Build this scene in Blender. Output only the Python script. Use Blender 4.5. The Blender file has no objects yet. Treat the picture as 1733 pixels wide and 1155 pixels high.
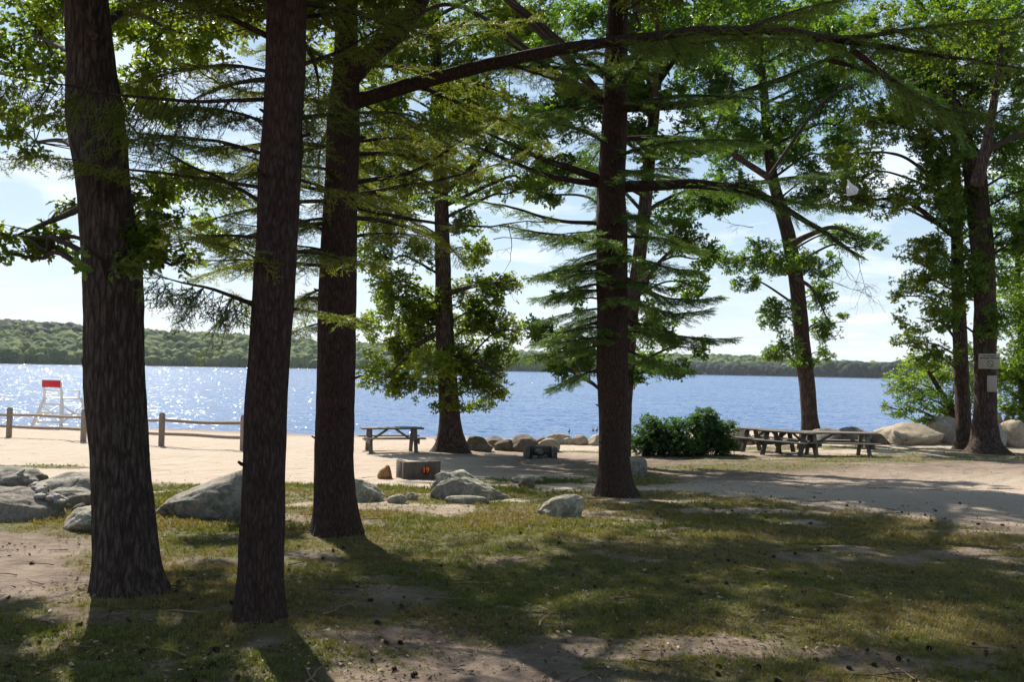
import bpy, math, numpy as np
from mathutils import Matrix, Vector
SC = bpy.context.scene
COL = SC.collection
rng = np.random.default_rng(11)
R = math.radians
PI = math.pi
def V(*a): return np.array(a, float)
def nrm(v):
    v = np.asarray(v, float)
    return v/np.maximum(np.linalg.norm(v, axis=-1, keepdims=True), 1e-9)
def sst(a, b, x):
    t = np.clip((np.asarray(x, float)-a)/(b-a), 0, 1)
    return t*t*(3-2*t)
# ---------------------------------------------------------------- camera (photo pixels 1733 x 1155)
F = 1444.0; CX, CY = 866.5, 577.5
CAM = V(0, 0, 1.65)
PITCH, ROLL = R(1.86), R(1.07)
Fw = V(0, math.cos(PITCH), math.sin(PITCH)); U0 = V(0, -math.sin(PITCH), math.cos(PITCH)); R0 = V(1, 0, 0)
Rc = math.cos(ROLL)*R0+math.sin(ROLL)*U0
Uc = math.cos(ROLL)*U0-math.sin(ROLL)*R0
def ray(x, y): return Fw+(x-CX)/F*Rc-(y-CY)/F*Uc
def at(x, y, Y):                       # the point at distance Y seen at that place of the photo
    d = ray(x, y); return CAM+d*(Y/d[1])
cd = bpy.data.cameras.new('camera'); cam = bpy.data.objects.new('camera', cd); COL.objects.link(cam)
cd.sensor_width = 36; cd.lens = 36*F/1733; cd.clip_end = 8000; cd.clip_start = 0.05
M = Matrix.Identity(4)
for i in range(3):
    M[i][0] = Rc[i]; M[i][1] = Uc[i]; M[i][2] = -Fw[i]; M[i][3] = CAM[i]
cam.matrix_world = M; SC.camera = cam
# ---------------------------------------------------------------- noise
def hsh(ix, iy, iz):
    n = (ix.astype(np.int64)*374761393+iy.astype(np.int64)*668265263+iz.astype(np.int64)*2147483647) & 0xffffffff
    n = ((n ^ (n >> 13))*1274126177) & 0xffffffff
    n = ((n ^ (n >> 15))*2246822519) & 0xffffffff
    return ((n ^ (n >> 16)) & 0xffff)/65535.0
def vnoise(p):
    p = np.asarray(p, float); i = np.floor(p).astype(np.int64); f = p-i; f = f*f*(3-2*f)
    x, y, z = i[..., 0], i[..., 1], i[..., 2]; r = 0
    for a in (0, 1):
        wa = f[..., 0] if a else 1-f[..., 0]
        for b in (0, 1):
            wb = f[..., 1] if b else 1-f[..., 1]
            for c in (0, 1):
                wc = f[..., 2] if c else 1-f[..., 2]
                r = r+wa*wb*wc*hsh(x+a, y+b, z+c)
    return r
def fbm(p, o=4):
    p = np.asarray(p, float); s = 0; a = .5; t = 0
    for k in range(o):
        s = s+a*vnoise(p+17.3*k); t += a; a *= .5; p = p*2.03
    return s/t
def fb2(x, y, s, o=4, k=0.0):
    x, y = np.broadcast_arrays(np.asarray(x, float), np.asarray(y, float))
    return fbm(np.stack([x*s, y*s, np.full(x.shape, 3.7+k)], -1), o)
# ---------------------------------------------------------------- ground shape
_py = [-40, 0, 5.5, 9, 13.4, 18, 22, 28, 33, 40, 46, 60, 90]
_pz = [.5, 0, 0, -.1, -.35, -.66, -.88, -1.13, -1.3, -1.6, -2.0, -3.4, -5]
WATER = -1.6
def gz(x, y):
    x = np.asarray(x, float); y = np.asarray(y, float)
    s = 1-.19*sst(2, 14, x)*sst(8, 22, y)
    s = s-.05*sst(-8, -18, x)*sst(30, 38, y)
    z = np.interp(y*s, _py, _pz)
    z = z+(fb2(x, y, .35, 3)-.5)*.16*sst(3, 9, y)*(1-sst(30, 38, y))+(fb2(x, y, 1.6, 3, 5)-.5)*.05+(fb2(x, y, 6, 2, 9)-.5)*.012
    return z
def gnd(px, py):                       # where the ray through a photo pixel meets the ground
    d = ray(px, py); t = 1.0
    lo, hi = .5, 120.
    for k in np.linspace(.5, 90, 900):
        p = CAM+d*k
        if p[2] < gz(p[0], p[1]): hi = k; break
        lo = k
    for _ in range(25):
        m = (lo+hi)/2; p = CAM+d*m
        if p[2] < gz(p[0], p[1]): hi = m
        else: lo = m
    p = CAM+d*hi
    return V(p[0], p[1], float(gz(p[0], p[1])))
# ---------------------------------------------------------------- mesh collecting
class Acc:
    def __init__(s): s.v = []; s.f = []; s.n = 0; s.r = []; s.m = []
    def add(s, v, f, r=None, mi=0):
        v = np.asarray(v, float).reshape(-1, 3); f = np.asarray(f, np.int64)
        s.v.append(v); s.f.append(f+s.n); s.n += len(v)
        s.r.append(np.full(len(v), rng.random()) if r is None else np.broadcast_to(np.asarray(r, float), (len(v),)))
        s.m.append(np.full(len(f), mi, np.int32))
        return s
    def build(s, name, mats, parent=None, smooth=False):
        if not isinstance(mats, (list, tuple)): mats = [mats]
        v = np.concatenate(s.v); me = bpy.data.meshes.new(name)
        org = V(*parent_loc(parent)) if parent else V(0, 0, 0)
        v = v-org
        nl = sum(f.size for f in s.f); nf = sum(len(f) for f in s.f)
        me.vertices.add(len(v)); me.vertices.foreach_set('co', v.astype(np.float32).ravel())
        me.loops.add(nl); me.loops.foreach_set('vertex_index', np.concatenate([f.ravel() for f in s.f]).astype(np.int32))
        tot = np.concatenate([np.full(len(f), f.shape[1], np.int32) for f in s.f])
        st = np.concatenate([[0], np.cumsum(tot)[:-1]]).astype(np.int32)
        me.polygons.add(nf); me.polygons.foreach_set('loop_start', st)
        try: me.polygons.foreach_set('loop_total', tot)
        except Exception: pass
        me.polygons.foreach_set('material_index', np.concatenate(s.m))
        me.update(calc_edges=True)
        if smooth: me.polygons.foreach_set('use_smooth', np.ones(nf, bool))
        a = me.attributes.new('rnd', 'FLOAT', 'POINT'); a.data.foreach_set('value', np.concatenate(s.r).astype(np.float32))
        for m in mats: me.materials.append(m)
        me.validate()
        o = bpy.data.objects.new(name, me); COL.objects.link(o)
        if parent: o.parent = parent
        return o
_loc = {}
def parent_loc(p):
    l = V(0, 0, 0)
    while p is not None:
        l = l+np.array(p.location); p = p.parent
    return l
def tag(o, label=None, cat=None, group=None, kind=None):
    if label: o['label'] = label
    if cat: o['category'] = cat
    if group: o['group'] = group
    if kind: o['kind'] = kind
    return o
def thing(name, label, cat, loc, group=None):
    o = bpy.data.objects.new(name, None); COL.objects.link(o); o.location = [float(c) for c in loc]
    o.empty_display_size = .2
    return tag(o, label, cat, group)
def copy_tree(o, parent=None):
    c = o.copy(); COL.objects.link(c)
    if parent: c.parent = parent
    for ch in list(o.children): copy_tree(ch, c)
    return c
# ---- shapes
def frame(d, up=(0, 0, 1)):
    d = nrm(d); up = np.broadcast_to(np.asarray(up, float), d.shape)
    s = np.cross(up, d); bad = np.linalg.norm(s, axis=-1, keepdims=True) < 1e-3
    s = np.where(bad, np.cross(np.broadcast_to(V(1, .1, 0), d.shape), d), s)
    s = nrm(s); n = np.cross(d, s)
    return d, s, n                     # along, side, normal
def rep(acc, proto, org, d, up, sc, r=None, mi=0):   # many copies of a small shape
    pv, pf, pr = proto; d, s, n = frame(d, up)
    sc = np.asarray(sc, float); sc = sc[:, None] if sc.ndim == 1 else sc
    if sc.shape[1] == 1: sc = np.repeat(sc, 3, 1)
    m = len(org)
    v = (org[:, None, :]+pv[None, :, 0, None]*d[:, None, :]*sc[:, None, 0:1]+pv[None, :, 1, None]*s[:, None, :]*sc[:, None, 1:2]
         + pv[None, :, 2, None]*n[:, None, :]*sc[:, None, 2:3])
    f = pf[None]+(np.arange(m)*len(pv))[:, None, None]
    rr = (rng.random(m) if r is None else np.asarray(r))[:, None]*np.ones(len(pv))+pr[None]
    acc.add(v.reshape(-1, 3), f.reshape(-1, pf.shape[1]), np.clip(rr, 0, 1).ravel(), mi)
def smooth_path(p, step):
    p = np.asarray(p, float); seg = np.linalg.norm(np.diff(p[:, :3], axis=0), axis=1); t = np.concatenate([[0], np.cumsum(seg)])
    n = max(2, int(t[-1]/step)+1); u = np.linspace(0, t[-1], n); out = np.empty((n, p.shape[1]))
    q = np.vstack([2*p[0]-p[1], p, 2*p[-1]-p[-2]])
    k = np.clip(np.searchsorted(t, u, side='right')-1, 0, len(seg)-1); w = ((u-t[k])/np.maximum(seg[k], 1e-9))[:, None]
    a, b, c, d = q[k], q[k+1], q[k+2], q[k+3]
    return .5*((2*b)+(-a+c)*w+(2*a-5*b+4*c-d)*w*w+(-a+3*b-3*c+d)*w**3)
def tube(acc, P, rad, ns=6, r=None, mi=0, disp=None, cap=True):
    P = np.asarray(P, float); n = len(P); rad = np.broadcast_to(np.asarray(rad, float), (n,))
    T = nrm(np.gradient(P, axis=0)); ref = V(1, 0, 0) if abs(T[0, 0]) < .8 else V(0, 1, 0)
    s = nrm(np.cross(T, ref)); q = np.cross(T, s)
    a = np.linspace(0, 2*PI, ns, endpoint=False)
    rr = rad[:, None]*np.ones(ns)
    if disp is not None: rr = rr*(1+disp(P, a))
    v = P[:, None]+rr[..., None]*(np.cos(a)[None, :, None]*s[:, None]+np.sin(a)[None, :, None]*q[:, None])
    i = np.arange(n-1)[:, None]*ns; j = np.arange(ns)[None]; j2 = (j+1) % ns
    f = np.stack([i+j, i+j2, i+ns+j2, i+ns+j], -1).reshape(-1, 4)
    acc.add(v.reshape(-1, 3), f, r, mi)
    if cap:
        b = np.vstack([v[0], P[:1], v[-1], P[-1:]])
        jj = np.arange(ns); k2 = (jj+1) % ns
        f = np.vstack([np.stack([jj, np.full(ns, ns), k2], -1), np.stack([ns+1+jj, ns+1+k2, np.full(ns, 2*ns+1)], -1)])
        acc.add(b, f, r, mi)
_bx = np.array([[0, 3, 2, 1], [4, 5, 6, 7], [0, 1, 5, 4], [1, 2, 6, 5], [2, 3, 7, 6], [3, 0, 4, 7]])
def box(acc, c, half, ax=None, bev=.006, r=None, mi=0):
    """bevelled board: centre, half sizes, three axes"""
    c = np.asarray(c, float); h = np.asarray(half, float); ax = np.eye(3) if ax is None else np.asarray(ax, float)
    b = min(bev, h.min()*.45); vs = []; idx = {}
    for sx in (-1, 1):
        for sy in (-1, 1):
            for sz in (-1, 1):
                for k in range(3):
                    p = h-b; p = p.copy(); p[k] = h[k]; idx[(sx, sy, sz, k)] = len(vs); vs.append(p*V(sx, sy, sz))
    q = []; t = []
    for k in range(3):
        i, j = (k+1) % 3, (k+2) % 3
        for s in (-1, 1):
            def key(a, bb):
                d = [0, 0, 0]; d[k] = s; d[i] = a; d[j] = bb; return idx[(d[0], d[1], d[2], k)]
            fc = [key(-1, -1), key(1, -1), key(1, 1), key(-1, 1)]
            q.append(fc if s > 0 else fc[::-1])
        for a in (-1, 1):
            for bb in (-1, 1):
                def kk(s, f):
                    d = [0, 0, 0]; d[k] = s; d[i] = a; d[j] = bb; return idx[(d[0], d[1], d[2], f)]
                fc = [kk(-1, i), kk(1, i), kk(1, j), kk(-1, j)]
                q.append(fc if a*bb < 0 else fc[::-1])
    for sx in (-1, 1):
        for sy in (-1, 1):
            for sz in (-1, 1):
                fc = [idx[(sx, sy, sz, k)] for k in range(3)]
                t.append(fc if sx*sy*sz > 0 else fc[::-1])
    v = np.array(vs)@ax+c; rr = rng.random() if r is None else r
    acc.add(v, np.array(q), rr, mi); n0 = len(vs)
    acc.add(v, np.array(t), rr, mi)
def beam(acc, p, q, w, h, up=(0, 0, 1), bev=.006, r=None, mi=0):
    p = np.asarray(p, float); q = np.asarray(q, float); d, s, n = frame((q-p)[None], np.asarray(up, float)[None])
    box(acc, (p+q)/2, (np.linalg.norm(q-p)/2, w/2, h/2), np.stack([d[0], s[0], n[0]]), bev, r, mi)
def ico(sub):
    import bmesh
    bm = bmesh.new(); bmesh.ops.create_icosphere(bm, subdivisions=sub, radius=1)
    v = np.array([x.co[:] for x in bm.verts]); f = np.array([[y.index for y in x.verts] for x in bm.faces]); bm.free()
    return v, f
ICO = {k: ico(k) for k in (1, 2, 3, 4, 5, 6)}
# ---------------------------------------------------------------- materials
def mat(name, fn, **kw):
    m = bpy.data.materials.new(name); m.use_nodes = True; nt = m.node_tree; nt.nodes.clear()
    out = nt.nodes.new('ShaderNodeOutputMaterial'); G = NT(nt); sh = fn(G, **kw); nt.links.new(sh, out.inputs['Surface']); return m
class NT:
    def __init__(s, nt): s.nt = nt
    def n(s, t, **kw):
        x = s.nt.nodes.new('ShaderNode'+t)
        for k, v in kw.items(): setattr(x, k, v)
        return x
    def set(s, node, **kw):
        for k, v in kw.items():
            key = int(k[1:]) if k[0] == 'i' and k[1:].isdigit() else k.replace('_', ' ')
            i = node.inputs[key]
            if hasattr(v, 'is_output') or isinstance(v, bpy.types.NodeSocket): s.nt.links.new(v, i)
            else:
                if isinstance(v, (tuple, list)) and len(v) == 3 and len(i.default_value) == 4: v = (*v, 1)
                i.default_value = v
        return node
    def coord(s, scale=(1, 1, 1), kind='Object'):
        tc = s.n('TexCoord'); mp = s.n('Mapping'); s.nt.links.new(tc.outputs[kind], mp.inputs[0]); mp.inputs['Scale'].default_value = scale; return mp.outputs[0]
    def noise(s, co, scale=1, detail=4, rough=.55, dist=0, out='Fac'):
        x = s.n('TexNoise'); s.nt.links.new(co, x.inputs['Vector']); s.set(x, Scale=scale, Detail=detail, Roughness=rough, Distortion=dist); return x.outputs[out]
    def vor(s, co, scale=1, feature='F1', out='Distance', rnd=1):
        x = s.n('TexVoronoi', feature=feature); s.nt.links.new(co, x.inputs['Vector']); s.set(x, Scale=scale, Randomness=rnd); return x.outputs[out]
    def ramp(s, fac, stops, out='Color'):
        x = s.n('ValToRGB'); s.nt.links.new(fac, x.inputs[0]); e = x.color_ramp.elements
        while len(e) < len(stops): e.new(.5)
        for k, (p, c) in enumerate(stops):
            e[k].position = p; e[k].color = (*c, 1) if isinstance(c, (tuple, list)) else (c, c, c, 1)
        return x.outputs[0]
    def mix(s, f, a, b, mode='MIX'):
        x = s.n('Mix', data_type='RGBA', blend_type=mode); x.clamp_factor = True
        for k, v in ((0, f), (6, a), (7, b)):
            i = x.inputs[k]
            if isinstance(v, bpy.types.NodeSocket): s.nt.links.new(v, i)
            elif k == 0: i.default_value = v
            else: i.default_value = (*v, 1) if isinstance(v, (tuple, list)) else (v, v, v, 1)
        return x.outputs[2]
    def math(s, op, a, b=0., c=0., clamp=False):
        x = s.n('Math', operation=op); x.use_clamp = clamp
        for i, v in enumerate((a, b, c)):
            if isinstance(v, bpy.types.NodeSocket): s.nt.links.new(v, x.inputs[i])
            else: x.inputs[i].default_value = v
        return x.outputs[0]
    def attr(s, name='rnd', out='Fac'):
        x = s.n('Attribute', attribute_name=name); return x.outputs[out]
    def bump(s, h, dist=.01, strength=1, normal=None):
        x = s.n('Bump'); s.set(x, Height=h, Distance=dist, Strength=strength)
        if normal is not None: s.nt.links.new(normal, x.inputs['Normal'])
        return x.outputs[0]
    def bsdf(s, col, rough=.8, normal=None, spec=.3, **kw):
        x = s.n('BsdfPrincipled'); s.set(x, Base_Color=col, Roughness=rough, **{'Specular_IOR_Level': spec}, **kw)
        if normal is not None: s.nt.links.new(normal, x.inputs['Normal'])
        return x.outputs[0]
def leafmat(G, a, b, c, tr=.5, rough=.5, trcol=(1.7, 1.9, .55), spec=.5):
    r = G.attr(); big = G.noise(G.coord(), .5, 2)
    col = G.ramp(r, [(0, a), (.5, b), (1, c)])
    col = G.mix(G.math('MULTIPLY', G.math('SUBTRACT', big, .35), 1.2, clamp=True), col, G.mix(1., col, (1.25, 1.15, .8), 'MULTIPLY'))
    p = G.bsdf(col, rough, spec=spec)
    t = G.n('BsdfTranslucent'); G.set(t, Color=G.mix(1., col, trcol, 'MULTIPLY'))
    m = G.n('MixShader'); G.set(m, i0=tr, i1=p, i2=t.outputs[0]); return m.outputs[0]
def barkmat(G, dark=(.045, .032, .026), light=(.13, .105, .09), sx=14, sz=2.6, lichen=.0, bd=.02):
    co = G.coord((sx, sx, sz)); w = G.noise(G.coord((3, 3, 1.2)), 2, 3, out='Color')
    co2 = G.mix(.45, co, w, 'ADD')
    v = G.vor(co2, 1, 'DISTANCE_TO_EDGE'); nz = G.noise(co2, 1.7, 9, .72, .6); fine = G.noise(G.coord((70, 70, 18)), 1, 6, .7)
    h = G.math('ADD', G.math('MULTIPLY', G.math('MINIMUM', v, .22), .8), G.math('ADD', G.math('MULTIPLY', nz, 1.1), G.math('MULTIPLY', fine, .35)))
    col = G.ramp(h, [(.5, tuple(x*.35 for x in dark)), (.8, dark), (1.05, light)])
    big = G.noise(G.coord((2, 2, 1)), 1.5, 4, .6)
    col = G.mix(big, col, G.mix(1., col, (1.4, 1.15, 1.05), 'MULTIPLY'))
    if lichen:
        lf = G.math('MULTIPLY', G.ramp(G.noise(G.coord((30, 30, 9)), 1, 5, .7), [(.5, 0.), (.68, 1.)]), G.ramp(h, [(.6, 0.), (.95, 1.)]))
        col = G.mix(G.math('MULTIPLY', lf, lichen), col, (.17, .18, .155))
    return G.bsdf(col, .92, G.bump(h, bd, 1), .15)
def rockmat(G, a=(.23, .205, .18), b=(.4, .365, .325), li=(.46, .45, .38), lam=.4, moss=0., tint=None):
    co = G.coord(); n1 = G.noise(co, 2.2, 8, .62); n2 = G.noise(co, 28, 5, .65); n3 = G.noise(co, 5, 6, .7, 1.2); v = G.vor(co, 60, out='Color')
    col = G.mix(n1, a, b); sp = G.ramp(n2, [(.4, .72), (.6, 1.12)]); col = G.mix(1., col, sp, 'MULTIPLY')
    lf = G.ramp(n3, [(.5, 0.), (.6, 1.)]); col = G.mix(G.math('MULTIPLY', lf, lam), col, li)
    if moss: col = G.mix(G.math('MULTIPLY', G.ramp(G.noise(co, 3.1, 7, .7), [(.5, 0.), (.6, 1.)]), moss), col, (.05, .06, .04))
    cr = G.vor(G.mix(.8, co, G.noise(co, 1.3, 5, out='Color'), 'ADD'), .9, 'DISTANCE_TO_EDGE')
    crk = G.ramp(G.math('ADD', cr, G.math('MULTIPLY', G.noise(co, 3, 4), .09)), [(.035, 0.), (.06, 1.)])
    col = G.mix(crk, G.mix(1., col, (.45, .42, .38), 'MULTIPLY'), col)
    h = G.math('ADD', G.math('MULTIPLY', n1, 1.), G.math('ADD', G.math('MULTIPLY', n2, .22), G.math('MULTIPLY', crk, .25)))
    return G.bsdf(col, .9, G.bump(h, .05, .9), .2)
def woodmat(G, a=(.12, .10, .085), b=(.27, .235, .2), ax=(2, 30, 30)):
    co = G.coord(ax); g = G.noise(co, 1, 6, .65, .4); k = G.noise(G.coord(), 6, 4)
    r = G.attr(); col = G.mix(g, a, b); col = G.mix(1., col, G.ramp(r, [(0, .7), (1, 1.15)]), 'MULTIPLY')
    col = G.mix(G.math('MULTIPLY', G.ramp(k, [(.5, 0.), (.7, 1.)]), .4), col, tuple(x*.5 for x in a))
    return G.bsdf(col, .85, G.bump(g, .004, .8), .2)
MT = {}
MT['bark_oak'] = mat('oak_bark', barkmat, dark=(.035, .025, .02), light=(.095, .072, .06), lichen=.15)
MT['bark_near'] = mat('furrowed_oak_bark', barkmat, dark=(.045, .034, .028), light=(.1, .082, .071), sx=26, sz=4.5, lichen=.35, bd=.028)
MT['bark_con'] = mat('conifer_bark', barkmat, dark=(.034, .023, .019), light=(.064, .044, .038), sx=34, sz=9, lichen=.08, bd=.016)
MT['twig'] = mat('twig_bark', lambda G: G.bsdf(G.ramp(G.attr(), [(0, (.03, .022, .018)), (1, (.065, .048, .04))]), .9, spec=.15))
MT['oak'] = mat('oak_leaf', leafmat, a=(.07, .1, .016), b=(.115, .15, .02), c=(.21, .23, .035), tr=.62, rough=.42)
MT['oak_dark'] = mat('oak_leaf_deep_green', leafmat, a=(.045, .085, .018), b=(.075, .13, .024), c=(.15, .2, .035), tr=.6, rough=.4)
MT['fresh'] = mat('fresh_leaf', leafmat, a=(.065, .12, .018), b=(.11, .17, .025), c=(.19, .24, .045), tr=.5, rough=.45)
MT['needle'] = mat('conifer_needle', leafmat, a=(.07, .095, .02), b=(.12, .145, .026), c=(.2, .21, .045), tr=.52, rough=.5, trcol=(1.8, 1.8, .55))
MT['needle2'] = mat('spruce_needle', leafmat, a=(.05, .09, .025), b=(.08, .13, .032), c=(.14, .19, .045), tr=.5, rough=.5, trcol=(1.6, 1.8, .6))
MT['bush'] = mat('shrub_leaf', leafmat, a=(.02, .055, .015), b=(.035, .085, .02), c=(.09, .16, .03), tr=.4, rough=.6)
MT['grassb'] = mat('grass_blade', leafmat, a=(.085, .12, .016), b=(.13, .135, .03), c=(.22, .16, .075), tr=.4, rough=.6, trcol=(1.2, 1.2, .5))
MT['rock'] = mat('granite', rockmat)
MT['rock_grey'] = mat('grey_granite', rockmat, a=(.17, .145, .118), b=(.32, .28, .235), li=(.34, .335, .26), lam=.3, moss=.6)
MT['rock_pale'] = mat('lichen_granite', rockmat, a=(.22, .195, .15), b=(.38, .345, .275), li=(.5, .49, .37), lam=.6, moss=.55)
MT['rock_tan'] = mat('tan_boulder', rockmat, a=(.26, .2, .135), b=(.44, .37, .28), li=(.55, .5, .4), lam=.3)
MT['rock_brown'] = mat('brown_boulder', rockmat, a=(.095, .07, .052), b=(.19, .148, .11), li=(.3, .28, .22), lam=.3)  # brown stone, darkened further for the beach oak's shade on the shore row
MT['rock_orange'] = mat('rust_stone', rockmat, a=(.26, .13, .05), b=(.38, .22, .1), li=(.3, .28, .16), lam=.3)
MT['wood'] = mat('weathered_wood', woodmat)
MT['wood_dark'] = mat('dark_weathered_wood', woodmat, a=(.06, .052, .045), b=(.16, .14, .12))
MT['rail'] = mat('fence_wood', woodmat, a=(.2, .155, .12), b=(.4, .32, .25))
MT['white'] = mat('white_paint', lambda G: G.bsdf(G.mix(G.noise(G.coord(), 9, 5), (.74, .72, .68), (.84, .83, .8)), .5))
MT['red'] = mat('red_board', lambda G: G.bsdf(G.mix(G.noise(G.coord(), 9, 5), (.5, .012, .02), (.62, .02, .03)), .5))
def conc(G):
    co = G.coord(); n = G.noise(co, 7, 7, .65); k = G.noise(G.coord((4, 4, 1)), 3, 5)
    col = G.mix(n, (.08, .064, .055), (.17, .145, .125)); col = G.mix(G.math('MULTIPLY', G.ramp(k, [(.42, 0.), (.62, 1.)]), .55), col, (.055, .045, .038))
    return G.bsdf(col, .92, G.bump(n, .012, .8), .15)
MT['concrete'] = mat('sooty_concrete', conc)
MT['char'] = mat('charred_stone', lambda G: G.bsdf(G.mix(G.noise(G.coord(), 12, 5), (.03, .026, .024), (.14, .125, .11)), .95, G.bump(G.noise(G.coord(), 20, 5), .02)))
MT['orange'] = mat('orange_paint', lambda G: G.bsdf(G.mix(G.noise(G.coord(), 40, 4), (.75, .16, .02), (.9, .28, .05)), .6))
MT['brownp'] = mat('brown_paint', lambda G: G.bsdf(G.mix(G.noise(G.coord(), 30, 4), (.09, .025, .012), (.16, .05, .02)), .7))
MT['sign'] = mat('sign_face', lambda G: G.bsdf(G.mix(G.noise(G.coord(), 6, 6), (.23, .205, .15), (.33, .3, .22)), .6))
MT['paper'] = mat('faded_notice', lambda G: G.bsdf(G.mix(G.noise(G.coord(), 9, 6), (.24, .2, .17), (.34, .29, .25)), .7))
MT['black'] = mat('black_print', lambda G: G.bsdf((.02, .018, .016), .6))
MT['bird'] = mat('dark_feather', lambda G: G.bsdf(G.mix(G.noise(G.coord(), 30, 3), (.02, .018, .016), (.1, .085, .07)), .7))
def bagm(G):
    p = G.bsdf((.82, .82, .84), .35, G.bump(G.noise(G.coord(), 22, 5), .012)); t = G.n('BsdfTranslucent'); G.set(t, Color=(.8, .8, .82))
    m = G.n('MixShader'); G.set(m, i0=.4, i1=p, i2=t.outputs[0]); return m.outputs[0]
MT['bag'] = mat('thin_plastic', bagm)
MT['cone'] = mat('cone_scale', lambda G: G.bsdf(G.ramp(G.attr(), [(0, (.03, .02, .014)), (1, (.085, .055, .036))]), .9))
MT['litter'] = mat('dry_leaf', lambda G: G.bsdf(G.ramp(G.attr(), [(0, (.055, .035, .02)), (.55, (.15, .095, .06)), (.9, (.3, .2, .13)), (1, (.5, .42, .34))]), .8))
# ---------------------------------------------------------------- sky, sun
SUN_EL, SUN_AZ = R(43), R(-27)         # azimuth from the view axis, negative = left
SD = V(math.sin(SUN_AZ)*math.cos(SUN_EL), math.cos(SUN_AZ)*math.cos(SUN_EL), math.sin(SUN_EL))
w = bpy.data.worlds.new('World'); SC.world = w; w.use_nodes = True; nt = w.node_tree; nt.nodes.clear(); G = NT(nt)
sky = G.n('TexSky'); sky.sky_type = 'NISHITA'; sky.sun_disc = False; sky.sun_elevation = SUN_EL; sky.sun_rotation = SUN_AZ
sky.altitude = 50; sky.air_density = 1.0; sky.dust_density = .35; sky.ozone_density = 1.3
tc = G.n('TexCoord'); sep = G.n('SeparateXYZ'); nt.links.new(tc.outputs['Generated'], sep.inputs[0])
zz = G.math('ADD', G.math('MAXIMUM', sep.outputs[2], 0.), .11); cb = G.n('CombineXYZ')
nt.links.new(G.math('DIVIDE', sep.outputs[0], zz), cb.inputs[0]); nt.links.new(G.math('DIVIDE', sep.outputs[1], zz), cb.inputs[1])
cn = G.noise(cb.outputs[0], 1.15, 8, .55, .3); cov = G.math('MAXIMUM', G.ramp(cn, [(.5, 0.), (.64, 1.)]), G.ramp(sep.outputs[2], [(.0, .6), (.12, .2), (.3, 0.)])); cov = G.math('MULTIPLY', cov, G.ramp(sep.outputs[2], [(.0, .9), (.06, .9), (.5, .8)]))
sh = G.ramp(G.noise(cb.outputs[0], 2.6, 6, .6), [(.3, (7.5, 7.9, 8.6)), (.7, (11, 11, 11))])
cc = G.n('VectorMath', operation='MULTIPLY'); cc.inputs[1].default_value = (8.6, 8.8, 9.)
nt.links.new(G.ramp(G.noise(cb.outputs[0], 2.6, 6, .6), [(.3, (.72, .76, .82)), (.7, (1, 1, 1))]), cc.inputs[0])
def vm(op, a, b):
    x = G.n('VectorMath', operation=op)
    for k, q in enumerate((a, b)):
        if isinstance(q, tuple): x.inputs[k].default_value = q
        else: nt.links.new(q, x.inputs[k])
    return x.outputs[0]
s2 = vm('MULTIPLY', sky.outputs[0], (1.38, 1.55, 1.72)); s3 = vm('DIVIDE', s2, vm('ADD', vm('DIVIDE', s2, (7.2, 8.6, 9.4)), (1., 1., 1.)))
bg = G.n('Background'); nt.links.new(G.mix(G.math('MULTIPLY', cov, .85), s3, cc.outputs[0]), bg.inputs[0]); bg.inputs[1].default_value = .088
ow = G.n('OutputWorld'); nt.links.new(bg.outputs[0], ow.inputs[0])
sd = bpy.data.lights.new('sun', 'SUN'); so = bpy.data.objects.new('sun', sd); COL.objects.link(so)
sd.energy = 5.0; sd.angle = R(.53); sd.color = (1, .94, .85)
so.rotation_euler = Vector(SD).to_track_quat('Z', 'Y').to_euler(); so.location = (-20, 30, 40)
SC.view_settings.view_transform = 'Standard'; SC.view_settings.look = 'None'; SC.view_settings.exposure = .92; SC.view_settings.gamma = 1
SC.cycles.use_denoising = True; SC.cycles.max_bounces = 6; SC.cycles.diffuse_bounces = 3; SC.cycles.glossy_bounces = 2; SC.cycles.transmission_bounces = 4
SC.cycles.sample_clamp_indirect = 6; SC.cycles.use_adaptive_sampling = True; SC.cycles.adaptive_threshold = .02
SC.cycles.caustics_reflective = False; SC.cycles.caustics_refractive = False; SC.render.use_persistent_data = False
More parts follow.
